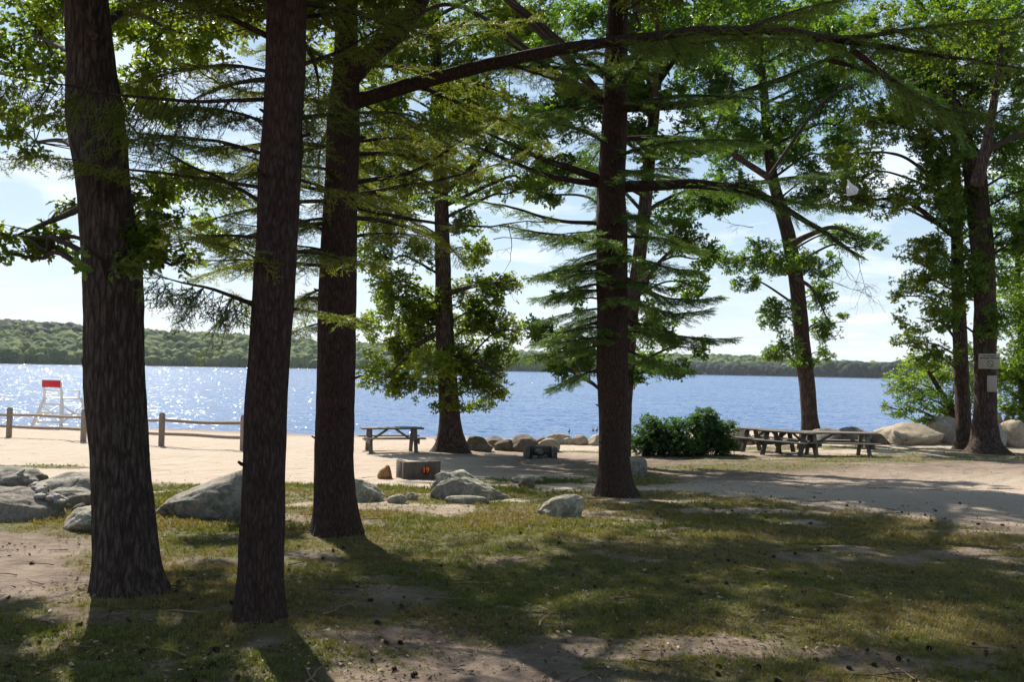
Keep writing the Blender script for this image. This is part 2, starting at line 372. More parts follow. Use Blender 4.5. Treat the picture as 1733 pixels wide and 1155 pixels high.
# ---------------------------------------------------------------- ground sheet with its patches of turf
def blob(x, y, cx, cy, rx, ry, a=0):
    c, s = math.cos(a), math.sin(a); u = ((x-cx)*c+(y-cy)*s)/rx; v = (-(x-cx)*s+(y-cy)*c)/ry
    return np.clip(1.35-np.sqrt(u*u+v*v), 0, 1)/.8
def turf(x, y):
    """how grassy the ground is, 0 bare .. 1 grass"""
    x = np.asarray(x, float); y = np.asarray(y, float)
    n = fb2(x, y, .55, 4, 1); n2 = fb2(x, y, 2.2, 4, 2); n3 = fb2(x, y*1.6, 1.1, 3, 8)
    g = np.zeros(x.shape)
    mid = sst(8.2, 10.2, y)*(1-sst(14.3, 16.2, y+1.2*(n-.5)*4+np.maximum(0, -x-1)*.12))*sst(-8.6, -7, x)*(1-sst(4.2, 6.5, x+(y-12)*.55))   # lit strip between the trunks
    g = np.maximum(g, mid*.85)
    front = sst(4.5, 5.7, y+.5*x)*(1-sst(9.5, 11, y+.42*(x-5.8)*(x > 0)))*sst(-3.9, -2.9, x+.12*(y-5))
    g = np.maximum(g, front*.95)
    g = np.maximum(g, blob(x, y, -2.0, 5.4, 1.5, 1.1)); g = np.maximum(g, blob(x, y, -4.3, 9.2, 1.6, .8)*.8)
    g = np.maximum(g, blob(x, y, -10.6, 19.0, 2.6, .6)*.9); g = np.maximum(g, blob(x, y, 2.6, 19.2, 1.3, 3.2)*.8)
    g = np.maximum(g, blob(x, y, 5.6, 22.6, 4.2, 1.6, .0)*.75)
    g = np.maximum(g, blob(x, y, 11.5, 26.0, 6.5, 2.3, .05)*1.0); g = np.maximum(g, blob(x, y, 11, 31.5, 7, 1.6, .1)*.7); g = np.maximum(g, blob(x, y, 1.2, 17, 2.2, .8)*.9)
    g = np.maximum(g, blob(x, y, 18, 26, 5, 6)*.8); g = np.maximum(g, blob(x, y, 3.0, 30, 2.5, 1.)*.6)
    bare = sst(.54, .66, n3)*.65+sst(.55, .68, n)*.3
    g = g*(1-bare)*(1.15-.35*sst(.45, .7, n2))
    return np.clip(g, 0, 1)
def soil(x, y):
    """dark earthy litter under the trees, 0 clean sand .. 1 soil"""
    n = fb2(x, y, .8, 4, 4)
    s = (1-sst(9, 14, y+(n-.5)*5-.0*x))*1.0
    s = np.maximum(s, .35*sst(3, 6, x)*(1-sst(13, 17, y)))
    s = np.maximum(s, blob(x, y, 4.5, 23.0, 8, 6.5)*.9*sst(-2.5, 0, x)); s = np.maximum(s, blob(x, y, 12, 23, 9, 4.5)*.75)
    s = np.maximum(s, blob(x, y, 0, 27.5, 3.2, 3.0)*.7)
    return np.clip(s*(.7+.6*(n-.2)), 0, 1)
xs = np.concatenate([np.linspace(-70, -18, 40), np.linspace(-17.9, 22, 480), np.linspace(22.2, 80, 40)])
ys = np.concatenate([np.linspace(-30, 1.2, 40), 1.3*np.exp(np.linspace(0, math.log(48/1.3), 620)), np.linspace(48.3, 75, 20)])
X, Y = np.meshgrid(xs, ys); Z = gz(X, Y)
A = Acc(); nx, ny = len(xs), len(ys)
i = np.arange(ny-1)[:, None]*nx; j = np.arange(nx-1)[None]
micro = (fb2(X, Y, 14, 3, 6)-.5)*.018*(1-sst(14, 30, Y))*sst(.5, 1.3, Y)
A.add(np.stack([X, Y, Z+micro], -1), np.stack([i+j, i+j+1, i+nx+j+1, i+nx+j], -1).reshape(-1, 4), 0.)
def groundmat(G):
    co = G.coord(); t = G.attr('turf'); s = G.attr('soil'); wet = G.attr('wet')
    n = G.noise(co, 1.1, 6, .6); f = G.noise(co, 26, 6, .7); ff = G.noise(co, 110, 4, .7); st = G.noise(G.coord((1, 2.2, 1)), 5, 6, .65)
    sand = G.mix(n, (.37, .295, .225), (.475, .385, .3)); sand = G.mix(1., sand, G.ramp(ff, [(.3, .72), (.62, 1.12)]), 'MULTIPLY')
    sand = G.mix(G.math('MULTIPLY', G.ramp(st, [(.54, 0.), (.68, 1.)]), .3), sand, (.33, .25, .19))
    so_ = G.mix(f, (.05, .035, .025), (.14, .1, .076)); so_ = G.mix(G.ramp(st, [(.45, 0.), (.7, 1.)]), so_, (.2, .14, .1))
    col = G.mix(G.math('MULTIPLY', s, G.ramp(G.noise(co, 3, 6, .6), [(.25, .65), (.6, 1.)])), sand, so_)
    gr = G.mix(f, (.06, .055, .022), (.14, .12, .05)); gr = G.mix(G.ramp(n, [(.35, 0.), (.7, 1.)]), gr, (.085, .09, .028))
    e = G.math('ADD', t, G.math('ADD', G.math('MULTIPLY', G.math('SUBTRACT', f, .5), 1.1), G.math('MULTIPLY', G.math('SUBTRACT', st, .5), 1.2))); col = G.mix(G.math('MULTIPLY', G.ramp(e, [(.28, 0.), (.6, 1.)]), .88), col, gr)
    pk = G.ramp(G.vor(co, 13, out='Distance'), [(.06, 1.), (.2, 0.)]); pk = G.math('MULTIPLY', pk, G.ramp(G.noise(co, 1.7, 5), [(.46, 0.), (.6, .8)]))
    col = G.mix(pk, col, (.09, .06, .042)); col = G.mix(wet, col, (.2, .155, .12))
    h = G.math('ADD', G.math('MULTIPLY', f, .8), G.math('ADD', G.math('MULTIPLY', ff, .25), G.math('ADD', G.math('MULTIPLY', G.noise(co, 4.5, 6), 2.4), G.math('MULTIPLY', G.ramp(G.vor(G.coord((1, .8, 1)), 2.6, 'SMOOTH_F1'), [(.1, 0.), (.45, 1.)]), 1.6))))
    return G.bsdf(col, .95, G.bump(h, .03, .8), .12)
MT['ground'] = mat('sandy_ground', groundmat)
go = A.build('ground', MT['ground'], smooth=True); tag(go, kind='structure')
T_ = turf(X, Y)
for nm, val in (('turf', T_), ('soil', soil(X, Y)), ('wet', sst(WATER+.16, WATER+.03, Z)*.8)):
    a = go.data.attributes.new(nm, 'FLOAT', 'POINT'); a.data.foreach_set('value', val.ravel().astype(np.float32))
# ---------------------------------------------------------------- grass blades
def grass_proto(nb, h, w, lean):
    v = []; f = []; rr = []
    for k in range(nb):
        a = rng.random()*2*PI; r0 = rng.random()*.03; hh = h*(.5+.7*rng.random()); b = V(math.cos(a)*r0, math.sin(a)*r0, -.004)
        c = rng.random()*2*PI; l = hh*lean*rng.random(); s = V(-math.sin(c), math.cos(c), 0)*w*.5; tip = b+V(math.cos(c)*l, math.sin(c)*l, hh); m_ = b+(tip-b)*.55+V(0, 0, hh*.1)
        n0 = len(v); v += [b-s, b+s, m_+s*.8, m_-s*.8, tip]; f += [[n0, n0+1, n0+2], [n0, n0+2, n0+3], [n0+3, n0+2, n0+4]]; rr += [rng.random()*.3-.15]*5
    return np.array(v), np.array(f), np.array(rr)
GA = Acc(); GP = [grass_proto(11, .03, .0036, 1.1) for _ in range(5)]; GP2 = [grass_proto(8, .042, .007, 1.) for _ in range(4)]
def scatter_grass(n, ymin, ymax, pro, smin, smax, thr=.12, xr=.72):
    y = np.exp(rng.uniform(math.log(ymin), math.log(ymax), n)); x = rng.uniform(-1, 1, n)*y*xr
    t = turf(x, y); cl = fb2(x, y, 6, 4, 7); k = (t*(.1+1.7*cl) > thr+rng.random(n)*.75)
    x, y, t = x[k], y[k], t[k]; z = gz(x, y)
    z = z+(fb2(x, y, 14, 3, 6)-.5)*.018*(1-sst(14, 30, y)); a = rng.random(len(x))*2*PI
    fresh = np.clip(fb2(x, y, .7, 3, 11)*1.1+.18*sst(7, 3.5, y)-sst(12, 9.5, np.abs(y-3))*0, 0, 1)
    lit = blob(x, y, -5.8, 11.2, 1.6, 1.2)+blob(x, y, -1.6, 14.6, 2.6, .9)+blob(x, y, 1.6, 17, 2, 1)+blob(x, y, -10.6, 19, 3, 1)
    hue = np.clip(.88-.5*sst(.45, .7, fresh)-.5*np.clip(lit, 0, 1)+rng.normal(0, .13, len(x)), 0, 1)
    g = rng.integers(0, len(pro), len(x)); sc = rng.uniform(smin, smax, len(x))*(.6+.6*t)*(1+.8*np.clip(blob(x, y, -5.8, 11.2, 1.6, 1.2)+blob(x, y, -1.6, 14.6, 2.6, .9)+blob(x, y, 1.6, 17, 2, 1), 0, 1))
    for q, p in enumerate(pro):
        m_ = g == q
        if m_.any():
            d = np.stack([np.cos(a[m_]), np.sin(a[m_]), np.zeros(m_.sum())], -1)
            rep(GA, p, np.stack([x, y, z], -1)[m_], d, (0, 0, 1), sc[m_], hue[m_])
scatter_grass(80000, 3.0, 17, GP, .5, 1.25)
scatter_grass(36000, 9, 36, GP2, .5, 1.25)
tag(GA.build('grass', MT['grassb']), 'short patchy grass growing in clumps under the trees', 'grass', kind='stuff')
# ---------------------------------------------------------------- fallen leaves, needles and chips
LA = Acc()
lp = (np.array([[-.5, 0, 0], [-.15, .28, .1], [.5, 0, .02], [-.1, -.26, .12]]), np.array([[0, 1, 2], [0, 2, 3]]), np.zeros(4))
n = 34000; y = np.exp(rng.uniform(math.log(2.8), math.log(34), n)); x = rng.uniform(-1, 1, n)*y*.7
k = (rng.random(n) < .2+.9*soil(x, y)+.25*turf(x, y)) & (fb2(x, y, 1.3, 3, 21) > .4); x, y = x[k], y[k]; a = rng.random(len(x))*2*PI
rep(LA, lp, np.stack([x, y, gz(x, y)+.012], -1), np.stack([np.cos(a), np.sin(a), rng.normal(0, .3, len(x))], -1), nrm(np.stack([rng.normal(0, .4, len(x)), rng.normal(0, .4, len(x)), np.ones(len(x))], -1)),
    rng.uniform(.012, .045, len(x)), rng.random(len(x))**2.2)
for _ in range(260):                   # fallen twigs
    yy = math.exp(rng.uniform(math.log(3), math.log(17))); xx = rng.uniform(-1, 1)*yy*.68; L = rng.uniform(.08, .45); an = rng.random()*PI; c = V(xx, yy, 0)
    P = np.array([c+V(math.cos(an), math.sin(an), 0)*L*u+V(rng.normal(0, .012), rng.normal(0, .012), 0) for u in np.linspace(-.5, .5, 5)]); P[:, 2] = gz(P[:, 0], P[:, 1])+.016
    tube(LA, P, np.linspace(.006, .002, 5), 4, rng.random()*.9)
tag(LA.build('leaf_litter', MT['litter']), 'dry fallen leaves and twigs strewn over the ground', 'leaf litter', kind='stuff')
# ---------------------------------------------------------------- lake
def watermat(G):
    co = G.coord((.55, 1, 1)); vm = None
    def slopes(scale, amp, det=2):
        c = G.noise(co, scale, det, .6, .3, 'Color'); s = G.n('VectorMath', operation='SUBTRACT'); G.nt.links.new(c, s.inputs[0]); s.inputs[1].default_value = (.5, .5, .5)
        m_ = G.n('VectorMath', operation='MULTIPLY'); G.nt.links.new(s.outputs[0], m_.inputs[0]); m_.inputs[1].default_value = (amp, amp, 0); return m_.outputs[0]
    parts = [slopes(.5, .4), slopes(2.2, 1.0), slopes(7, 1.3, 3)]
    acc = parts[0]
    for p in parts[1:]:
        a = G.n('VectorMath', operation='ADD'); G.nt.links.new(acc, a.inputs[0]); G.nt.links.new(p, a.inputs[1]); acc = a.outputs[0]
    a = G.n('VectorMath', operation='ADD'); G.nt.links.new(acc, a.inputs[0]); a.inputs[1].default_value = (0, 0, 1)
    nn = G.n('VectorMath', operation='NORMALIZE'); G.nt.links.new(a.outputs[0], nn.inputs[0])
    wv = G.noise(G.coord((.012, .05, 1)), 1, 4); col = G.mix(wv, (.018, .07, .2), (.03, .095, .245))
    return G.bsdf(col, .2, nn.outputs[0], .4, IOR=1.33)
MT['water'] = mat('lake_water', watermat)
A = Acc(); A.add([[-2600, 20, WATER], [2600, 20, WATER], [2600, 3200, WATER], [-2600, 3200, WATER]], [[0, 1, 2, 3]], 0.)
MT['wavelet'] = mat('wavelet', lambda G: G.bsdf((.02, .08, .22), .085, spec=.5, IOR=1.33))
def wavelets(n, y0, y1, smin, smax):
    y = np.exp(rng.uniform(math.log(y0), math.log(y1), n)); x = rng.uniform(-.72, .72, n)*y; k = gz(x, np.minimum(y, 89)) < WATER-.05; x, y = x[k], y[k]; n = len(x)
    g = fb2(x, y, .03, 3, 40); k = rng.random(n) < .25+1.5*np.clip(g-.35, 0, 1)*1.6; x, y = x[k], y[k]; n = len(x)
    w_ = rng.uniform(smin, smax, n)*y*.0009; h = w_*rng.uniform(.25, .6, n); sx = rng.normal(0, .2, n); sy = -np.abs(rng.normal(.12, .2, n)); an = rng.normal(0, .5, n)
    nn = nrm(np.stack([sx, sy, np.ones(n)], -1)); d = nrm(np.cross(nn, np.stack([np.sin(an), -np.cos(an), 0*an], -1))*-1); s = np.cross(nn, d); c = np.stack([x, y, WATER+.02+.5*h*np.abs(sy)], -1)
    v = np.stack([c-d*w_[:, None], c-s*h[:, None]*.5, c+d*w_[:, None], c+s*h[:, None]*.5], 1).reshape(-1, 3); A.add(v, np.arange(4*n).reshape(-1, 4), 0., 1)
wavelets(150000, 38, 800, .3, 1.15)
tag(A.build('water', [MT['water'], MT['wavelet']]), kind='structure')
# ---------------------------------------------------------------- far shore: terrain and its woods
_hx = [-900, -300, 0, 240, 430, 600, 850, 1000, 1150, 1300, 1400, 1500, 1733, 2300]
_hd = [430, 540, 600, 680, 740, 800, 980, 1050, 1050, 1050, 1030, 980, 950, 900]            # distance of the shore
_ht = [60, 62, 61, 51, 44, 35, 27, 27, 28.5, 27, 21, 19, 18, 18]                            # ridge height above the horizon, photo px
def far(px, back):
    d = np.interp(px, _hx, _hd); Yv = d+back; Xv = (px-CX)/F*Yv; return Xv, Yv
HB = 260.
def fz(px, back):
    d = np.interp(px, _hx, _hd); top = np.interp(px, _hx, _ht)*(d+HB)/F+1.65-9-WATER
    u = np.clip(back/HB, 0, 1.6); return WATER+.6+top*np.where(u < 1, np.sin(u*PI/2)**1.15, 1-.25*(u-1))
pxs = np.linspace(-1300, 3000, 260); bk = np.concatenate([[-3], np.linspace(0, 420, 40)])
PX, BK = np.meshgrid(pxs, bk); hx, hy = far(PX, BK); hz = np.where(BK < 0, WATER-2, fz(PX, BK))
A = Acc(); i = np.arange(len(bk)-1)[:, None]*len(pxs); j = np.arange(len(pxs)-1)[None]
A.add(np.stack([hx, hy, hz], -1), np.stack([i+j, i+j+1, i+len(pxs)+j+1, i+len(pxs)+j], -1).reshape(-1, 4), 0.)
MT['hill'] = mat('far_ground', lambda G: G.bsdf(G.mix(G.noise(G.coord(), .05, 5), (.03, .04, .02), (.06, .07, .035)), .95))
tag(A.build('hills', MT['hill'], smooth=True), kind='structure')
def canopymat(G, a, b, c):
    r = G.attr(); f = G.noise(G.coord(), .55, 8, .8); col = G.ramp(r, [(0, a), (.55, b), (1, c)]); col = G.mix(1., col, G.ramp(f, [(.38, .5), (.62, 1.3)]), 'MULTIPLY')
    return G.bsdf(col, .85, G.bump(f, 2.2, 1), .15)
MT['canopy'] = mat('far_canopy', canopymat, a=(.05, .1, .022), b=(.1, .16, .035), c=(.18, .22, .05))
MT['canopy_shaded'] = mat('cloud_shaded_canopy', canopymat, a=(.005, .018, .008), b=(.01, .028, .012), c=(.02, .045, .018))  # cloud shade put into the canopy colour
def crown_proto(sub, k):
    v, f = ICO[sub]; d = .6+.7*fbm(v*1.7+k*9.1, 3)+.6*(fbm(v*4.3+k, 3)-.5); v = v*d[:, None]; v = v*V(1, 1, .85); return v, f, np.zeros(len(v))
CP = [crown_proto(3, k) for k in range(3)]; CP2 = [crown_proto(2, k+5) for k in range(4)]
def wood_at(px, back, rad, pro, acc, hue=None, lift=.55):
    hx, hy = far(px, back); hz = fz(px, back)+rad*lift; a = rng.random(len(px))*2*PI; g = rng.integers(0, len(pro), len(px)); hue = rng.random(len(px)) if hue is None else hue
    for q, p in enumerate(pro):
        m_ = g == q; rep(acc, p, np.stack([hx, hy, hz], -1)[m_], np.stack([np.cos(a[m_]), np.sin(a[m_]), 0*a[m_]], -1), (0, 0, 1), np.stack([rad, rad, rad*1.15], -1)[m_], hue[m_])
WA = Acc(); m_ = 1500
px = rng.uniform(-150, 900, m_); bk_ = rng.random(m_)**1.1*HB*1.08; wood_at(px, bk_, rng.uniform(4.5, 8.5, m_), CP, WA)
m_ = 160; px = rng.uniform(860, 1080, m_); wood_at(px, rng.uniform(0, 45, m_), rng.uniform(4, 7, m_), CP2, WA, lift=.9)
m_ = 1700; px = rng.uniform(700, 1900, m_); bk_ = 40+rng.random(m_)*HB; wood_at(px, bk_, rng.uniform(5, 8.5, m_), CP2, WA)
m_ = 900; px = np.concatenate([rng.uniform(-900, -100, m_), rng.uniform(1850, 2500, m_)]); bk_ = rng.random(2*m_)*HB; wood_at(px, bk_, rng.uniform(5, 9, 2*m_), CP2, WA)
m_ = 420; px = rng.uniform(-150, 900, m_); wood_at(px, rng.uniform(0, 10, m_), rng.uniform(3, 5.5, m_), CP2, WA)
tag(WA.build('far_wood', MT['canopy'], smooth=True), 'mass of green treetops covering the hills across the lake', 'far woods', kind='stuff')
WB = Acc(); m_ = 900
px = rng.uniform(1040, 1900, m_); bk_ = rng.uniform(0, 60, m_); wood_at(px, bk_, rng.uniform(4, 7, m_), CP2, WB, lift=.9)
m_ = 420; px = rng.uniform(-200, 130, m_); bk_ = 120+rng.random(m_)*HB*.6; wood_at(px, bk_, rng.uniform(4, 7.5, m_), CP2, WB, lift=.8)  # darker crowns paint the cloud shade on the left slope
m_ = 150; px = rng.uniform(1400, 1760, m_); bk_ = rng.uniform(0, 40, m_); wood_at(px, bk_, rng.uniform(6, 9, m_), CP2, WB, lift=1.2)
tag(WB.build('far_shaded_wood', MT['canopy_shaded'], smooth=True), 'wood coloured dark for cloud shade, low along the far right shore of the lake', 'far woods', kind='stuff')
# ================================================================ TREES
def bark_disp(amp, k, seed, flare=None):
    def f(P, a):
        n = len(P); h = P[:, 2][:, None]*np.ones(len(a)); cx, cy = np.cos(a)[None]*np.ones((n, 1)), np.sin(a)[None]*np.ones((n, 1))
        ridg = 1-2*np.abs(fbm(np.stack([cx*k+seed, cy*k, h*.9*k/4], -1), 3)-.5)*1.6
        lump = 2.3*(fbm(np.stack([cx*1.1+seed, cy*1.1+3, h*1.3], -1), 4)-.5)
        r = amp*(ridg-.6)+lump*.10
        if flare is not None:
            z0, hh, g = flare; u = np.exp(-np.maximum(h-z0, 0)/hh)
            r = r+u*g*(.55+.9*np.clip(np.cos(a*4+seed)[None]*.5+np.cos(a*3-seed*2)[None]*.4+.3, 0, 1))
        return r
    return f
def trunk_path(pts, D, extra=()):
    """pts: photo px (x, y, width) from the base up; extra: world offsets above, (dx, dy, dz, radius)"""
    out = []
    for k, p in enumerate(pts):
        q = at(p[0], p[1], D); d = q-CAM; out.append([*q, p[2]/2/F*np.dot(d, Fw)])
    b = gz(out[0][0], out[0][1])
    for e in extra:
        l = out[-1]; out.append([l[0]+e[0], l[1]+e[1], l[2]+e[2], e[3]])
    out = np.array(out); out[0, 2] = b-.12
    return out
def make_trunk(parent, path, mt, ns=56, step=.05, amp=.06, k=5, seed=1., flare=(.25, .32), name='trunk', r=None):
    s = smooth_path(path, step); A = Acc(); z0 = path[0, 2]+.12
    tube(A, s[:, :3], s[:, 3], ns, disp=bark_disp(amp, k, seed, (z0, flare[0], flare[1]) if flare else None), r=r)
    return A.build(name, mt, parent, smooth=True), s
# ---- oak leaf shoots
def leaf(n_lobes, L=1., W=.62, curl=.12):
    if n_lobes == 0: st = [(0, .03), (.4, .5), (.72, .36), (1, .0)]
    elif n_lobes == 1: st = [(0, .03), (.22, .26), (.36, .14), (.55, .5), (.7, .2), (.84, .3), (1, .0)]
    else: st = [(0, .02), (.14, .04), (.26, .26), (.34, .13), (.48, .44), (.57, .18), (.7, .5), (.78, .2), (.9, .2), (1, .0)]
    v = []; f = []
    for k, (u, w_) in enumerate(st):
        z = curl*math.sin(u*PI)*L-.12*u*u*L; v += [[u*L-.06*(w_ > .3), w_*W*L, z+abs(w_)*.12*L], [u*L, 0, z], [u*L-.06*(w_ > .3), -w_*W*L, z+abs(w_)*.12*L]]
        if k:
            a = 3*(k-1); b = 3*k; f += [[a, a+1, b+1, b], [a+1, a+2, b+2, b+1]]
    return np.array(v), np.array(f)
def shoot(nl, lobes, L=.14, spread=.12):
    v, f = leaf(lobes); V_, F_, R_ = [], [], []; n0 = 0
    for k in range(nl):
        a = k*2.4+rng.normal(0, .3); u = k/max(1, nl-1); org = V(spread*(u-.5)*1.6, rng.normal(0, .01), rng.normal(0, .01))
        tilt = rng.uniform(-.35, .55); d = V(math.cos(a)*.8+.45, math.sin(a), tilt); up = V(rng.normal(0, .35), rng.normal(0, .35), 1)
        d_, s_, n_ = frame(d[None], up[None]); sc = L*rng.uniform(.7, 1.15)
        V_.append(org+sc*(v[:, :1]*d_+v[:, 1:2]*s_+v[:, 2:]*n_)); F_.append(f+n0); n0 += len(v); R_ += [rng.normal(0, .16)]*len(v)
    return np.concatenate(V_), np.concatenate(F_), np.array(R_)
SH_NEAR = [shoot(10, 2, .11) for _ in range(4)]; SH = [shoot(8, 1, .128) for _ in range(5)]; SH_LO = [shoot(6, 0, .2, .2) for _ in range(4)]
def put_shoots(acc, P, pro, sc=(.75, 1.2), mi=0, hue=None, out=None):
    n = len(P); d = nrm(rng.normal(0, 1, (n, 3))*V(1, 1, .45)+(0 if out is None else out*.8)); up = nrm(rng.normal(0, .45, (n, 3))+V(0, 0, 1)); g = rng.integers(0, len(pro), n)
    hue = np.clip(rng.normal(.45, .2, n), 0, 1) if hue is None else hue; s = rng.uniform(sc[0], sc[1], n)
    for q, p in enumerate(pro):
        m_ = g == q
        if m_.any(): rep(acc, p, P[m_], d[m_], up[m_], s[m_], hue[m_], mi)
def clump_points(c, rad, n, gap=.47, s=1.6):
    P = rng.normal(0, 1, (n*3, 3)); P = nrm(P)*(rng.random((n*3, 1))**.45); Q = c+P*rad
    k = fbm(Q*s+5, 3) > gap; Q = Q[k][:n]; return Q
def oak_tree(name, label, cat, base_px, tpts, clumps, D=None, extra=(), bark='bark_oak', leafm='oak', pro=None, high=(), dens=1., ns=40, step=.08, amp=.05, flare=(.3, .35), seed=1., limbs=(), sc=(.75, 1.2), k=5, group=None, gap=.495, mult=1.):
    if D is None: D = gnd(*base_px)[1]
    path = trunk_path(tpts, D, extra); root = thing(name, label, cat, (path[0, 0], path[0, 1], path[0, 2]+.12), group)
    tr, s = make_trunk(root, path, MT[bark], ns, step, amp, k, seed, flare)
    LB = [s]
    for pts in limbs:                   # (px x, px y, depth, width px)
        q = np.array([[*at(a, b, d), w_/2/F*d] for a, b, d, w_ in pts]); ls = smooth_path(q, .1); A = Acc()
        tube(A, ls[:, :3], ls[:, 3], 14, disp=bark_disp(amp, k, seed+3)); A.build('limb', MT[bark], root, smooth=True); LB.append(ls)
    A = Acc(); wood = np.concatenate(LB); pro = pro or SH
    balls = []
    for c in clumps:
        x, y, rx, ry = c[:4]; d = c[4] if len(c) > 4 else D+rng.uniform(-1.6, 1.2); ctr = at(x, y, d); a, b = rx/F*d, ry/F*d
        balls.append((ctr, V(a, min(max(a, b)*1.2, 1.8), b), dens))
    for b_ in high: balls.append((V(*b_[:3]), V(*b_[3:6]), dens*b_[6]))
    for ctr, rad, dn in balls:
        area = PI*rad[0]*rad[2]+.3*rad[1]*(rad[0]+rad[2]); n = max(6, int(area*120*dn*mult)); P = clump_points(ctr, rad, n, gap)
        if len(P) == 0: continue
        hue = np.clip(rng.normal(.42, .14)+rng.normal(0, .12, len(P)), 0, 1); put_shoots(A, P, pro, sc, 0, hue, nrm(P-ctr))
        dd = np.linalg.norm(wood[:, :3]-ctr, axis=1)+1.4*np.maximum(0, wood[:, 2]-ctr[2]+.3*np.linalg.norm(wood[:, :2]-ctr[:2], axis=1))+.012/np.maximum(wood[:, 3], .004); o = wood[np.argmin(dd)]; L = np.linalg.norm(o[:3]-ctr)
        r0 = min(o[3]*.55, .012+.016*L); mid = (o[:3]+ctr)/2+V(rng.normal(0, .06), rng.normal(0, .06), .12)*L; m2 = (mid+ctr)/2+rng.normal(0, .05, 3)*L; end = ctr+(ctr-mid)*.25
        bp = smooth_path(np.array([[*o[:3], r0], [*mid, r0*.7], [*m2, r0*.5], [*ctr, r0*.36], [*end, r0*.15]]), .12); tube(A, bp[:, :3], bp[:, 3], 6, .5, 1)
        m_ = max(4, int(len(P)*.16)); sub = P[rng.permutation(len(P))[:m_]]; hb = bp[len(bp)//3:]
        for q in sub:
            k_ = np.argmin(np.linalg.norm(hb[:, :3]-q, axis=1)+rng.random(len(hb))*.3); e = hb[k_, :3]; md = (e+q)/2+rng.normal(0, .05, 3)*np.linalg.norm(q-e)+V(0, 0, -.02)
            if np.linalg.norm(q-e) > .55: continue
            tube(A, [e, md, q], [min(.008, hb[k_, 3]*.6), .005, .002], 3, rng.random(), 1, cap=False)
    A.build('crown', [MT[leafm], MT['twig']], root)
    return root, s
def bare_twigs(root, start, direction, L, n=5, depth=0, acc=None, r=.01):
    top = acc is None; acc = Acc() if top else acc; P = [np.array(start, float)]; d = nrm(np.array(direction, float))
    for _ in range(7): d = nrm(d+rng.normal(0, .16, 3)+V(0, 0, -.03)); P.append(P[-1]+d*L/7)
    tube(acc, P, np.linspace(r, r*.3, 8), 4, .4, 0, cap=False)
    if depth < 3:
        for _ in range(n):
            k = rng.integers(2, 8); bare_twigs(root, P[k], nrm(d+rng.normal(0, .6, 3)), L*rng.uniform(.35, .6), max(2, n-1), depth+1, acc, r*.55)
    if top: acc.build('dead_branch', MT['twig'], root)
# ---- conifer sprays
def twig_proto(n, nl, w_, L=.13, spread=1.0):
    v = [[0, .003, 0], [0, -.003, 0], [L, 0, 0]]; f = [[0, 1, 2]]; rr = [.1]*3
    for k in range(n):
        x = L*(k+.3)/n; a = k*2.399+rng.normal(0, .3); sp = spread; d = V(.75, math.cos(a)*sp, math.sin(a)*sp*.55+.12); d = d/np.linalg.norm(d)
        side = np.cross(d, V(rng.normal(0, 1), rng.normal(0, 1), 1)); side /= np.linalg.norm(side); l = nl*rng.uniform(.75, 1.15); n0 = len(v); b = V(x, 0, 0)
        v += [list(b-side*w_/2), list(b+side*w_/2), list(b+d*l)]; f.append([n0, n0+1, n0+2]); rr += [rng.normal(0, .12)]*3
    return np.array(v), np.array(f), np.array(rr)
def feather(n, nl, w_, L, ns, m2):
    V_, F_, R_ = map(list, zip(twig_proto(n, nl, w_, L))); n0 = len(V_[0])
    for k in range(ns):
        v, f, r = twig_proto(m2, nl*.95, w_, L*.62*(1-.45*k/ns)); a = (1 if k % 2 else -1)*rng.uniform(.6, .95); c, s = math.cos(a), math.sin(a)
        v = v@np.array([[c, s, rng.normal(0, .1)], [-s, c, 0], [0, 0, 1]])+V(L*(.12+.75*k/ns), 0, 0); V_.append(v); F_.append(f+n0); R_.append(r); n0 += len(v)
    return np.concatenate(V_), np.concatenate(F_), np.concatenate(R_)
TW_N = [feather(16, .024, .007, .17, 5, 9) for _ in range(4)]; TW_M = [feather(11, .03, .0115, .19, 5, 6) for _ in range(4)]; TW_L = [feather(8, .05, .024, .26, 4, 5) for _ in range(3)]
class Sprays:
    def __init__(s): s.o = []; s.d = []; s.u = []; s.s = []; s.h = []; s.wood = Acc()
    def emit(s, acc, pro):
        o, d, u, sc, h = (np.concatenate(q) for q in (s.o, s.d, s.u, s.s, s.h)); g = rng.integers(0, len(pro), len(o))
        for q, p in enumerate(pro):
            m_ = g == q; rep(acc, p, o[m_], d[m_], u[m_], sc[m_], np.clip(h[m_]+rng.normal(0, .08, m_.sum()), 0, 1), 0)
        return len(o)
def fill(x0, x1, y0, y1, n, r=(38, 62)):
    return [(rng.uniform(x0, x1), y0+(y1-y0)*(k+rng.random())/n, rng.uniform(*r), rng.uniform(r[0]*.6, r[1]*.6)) for k in range(n)]
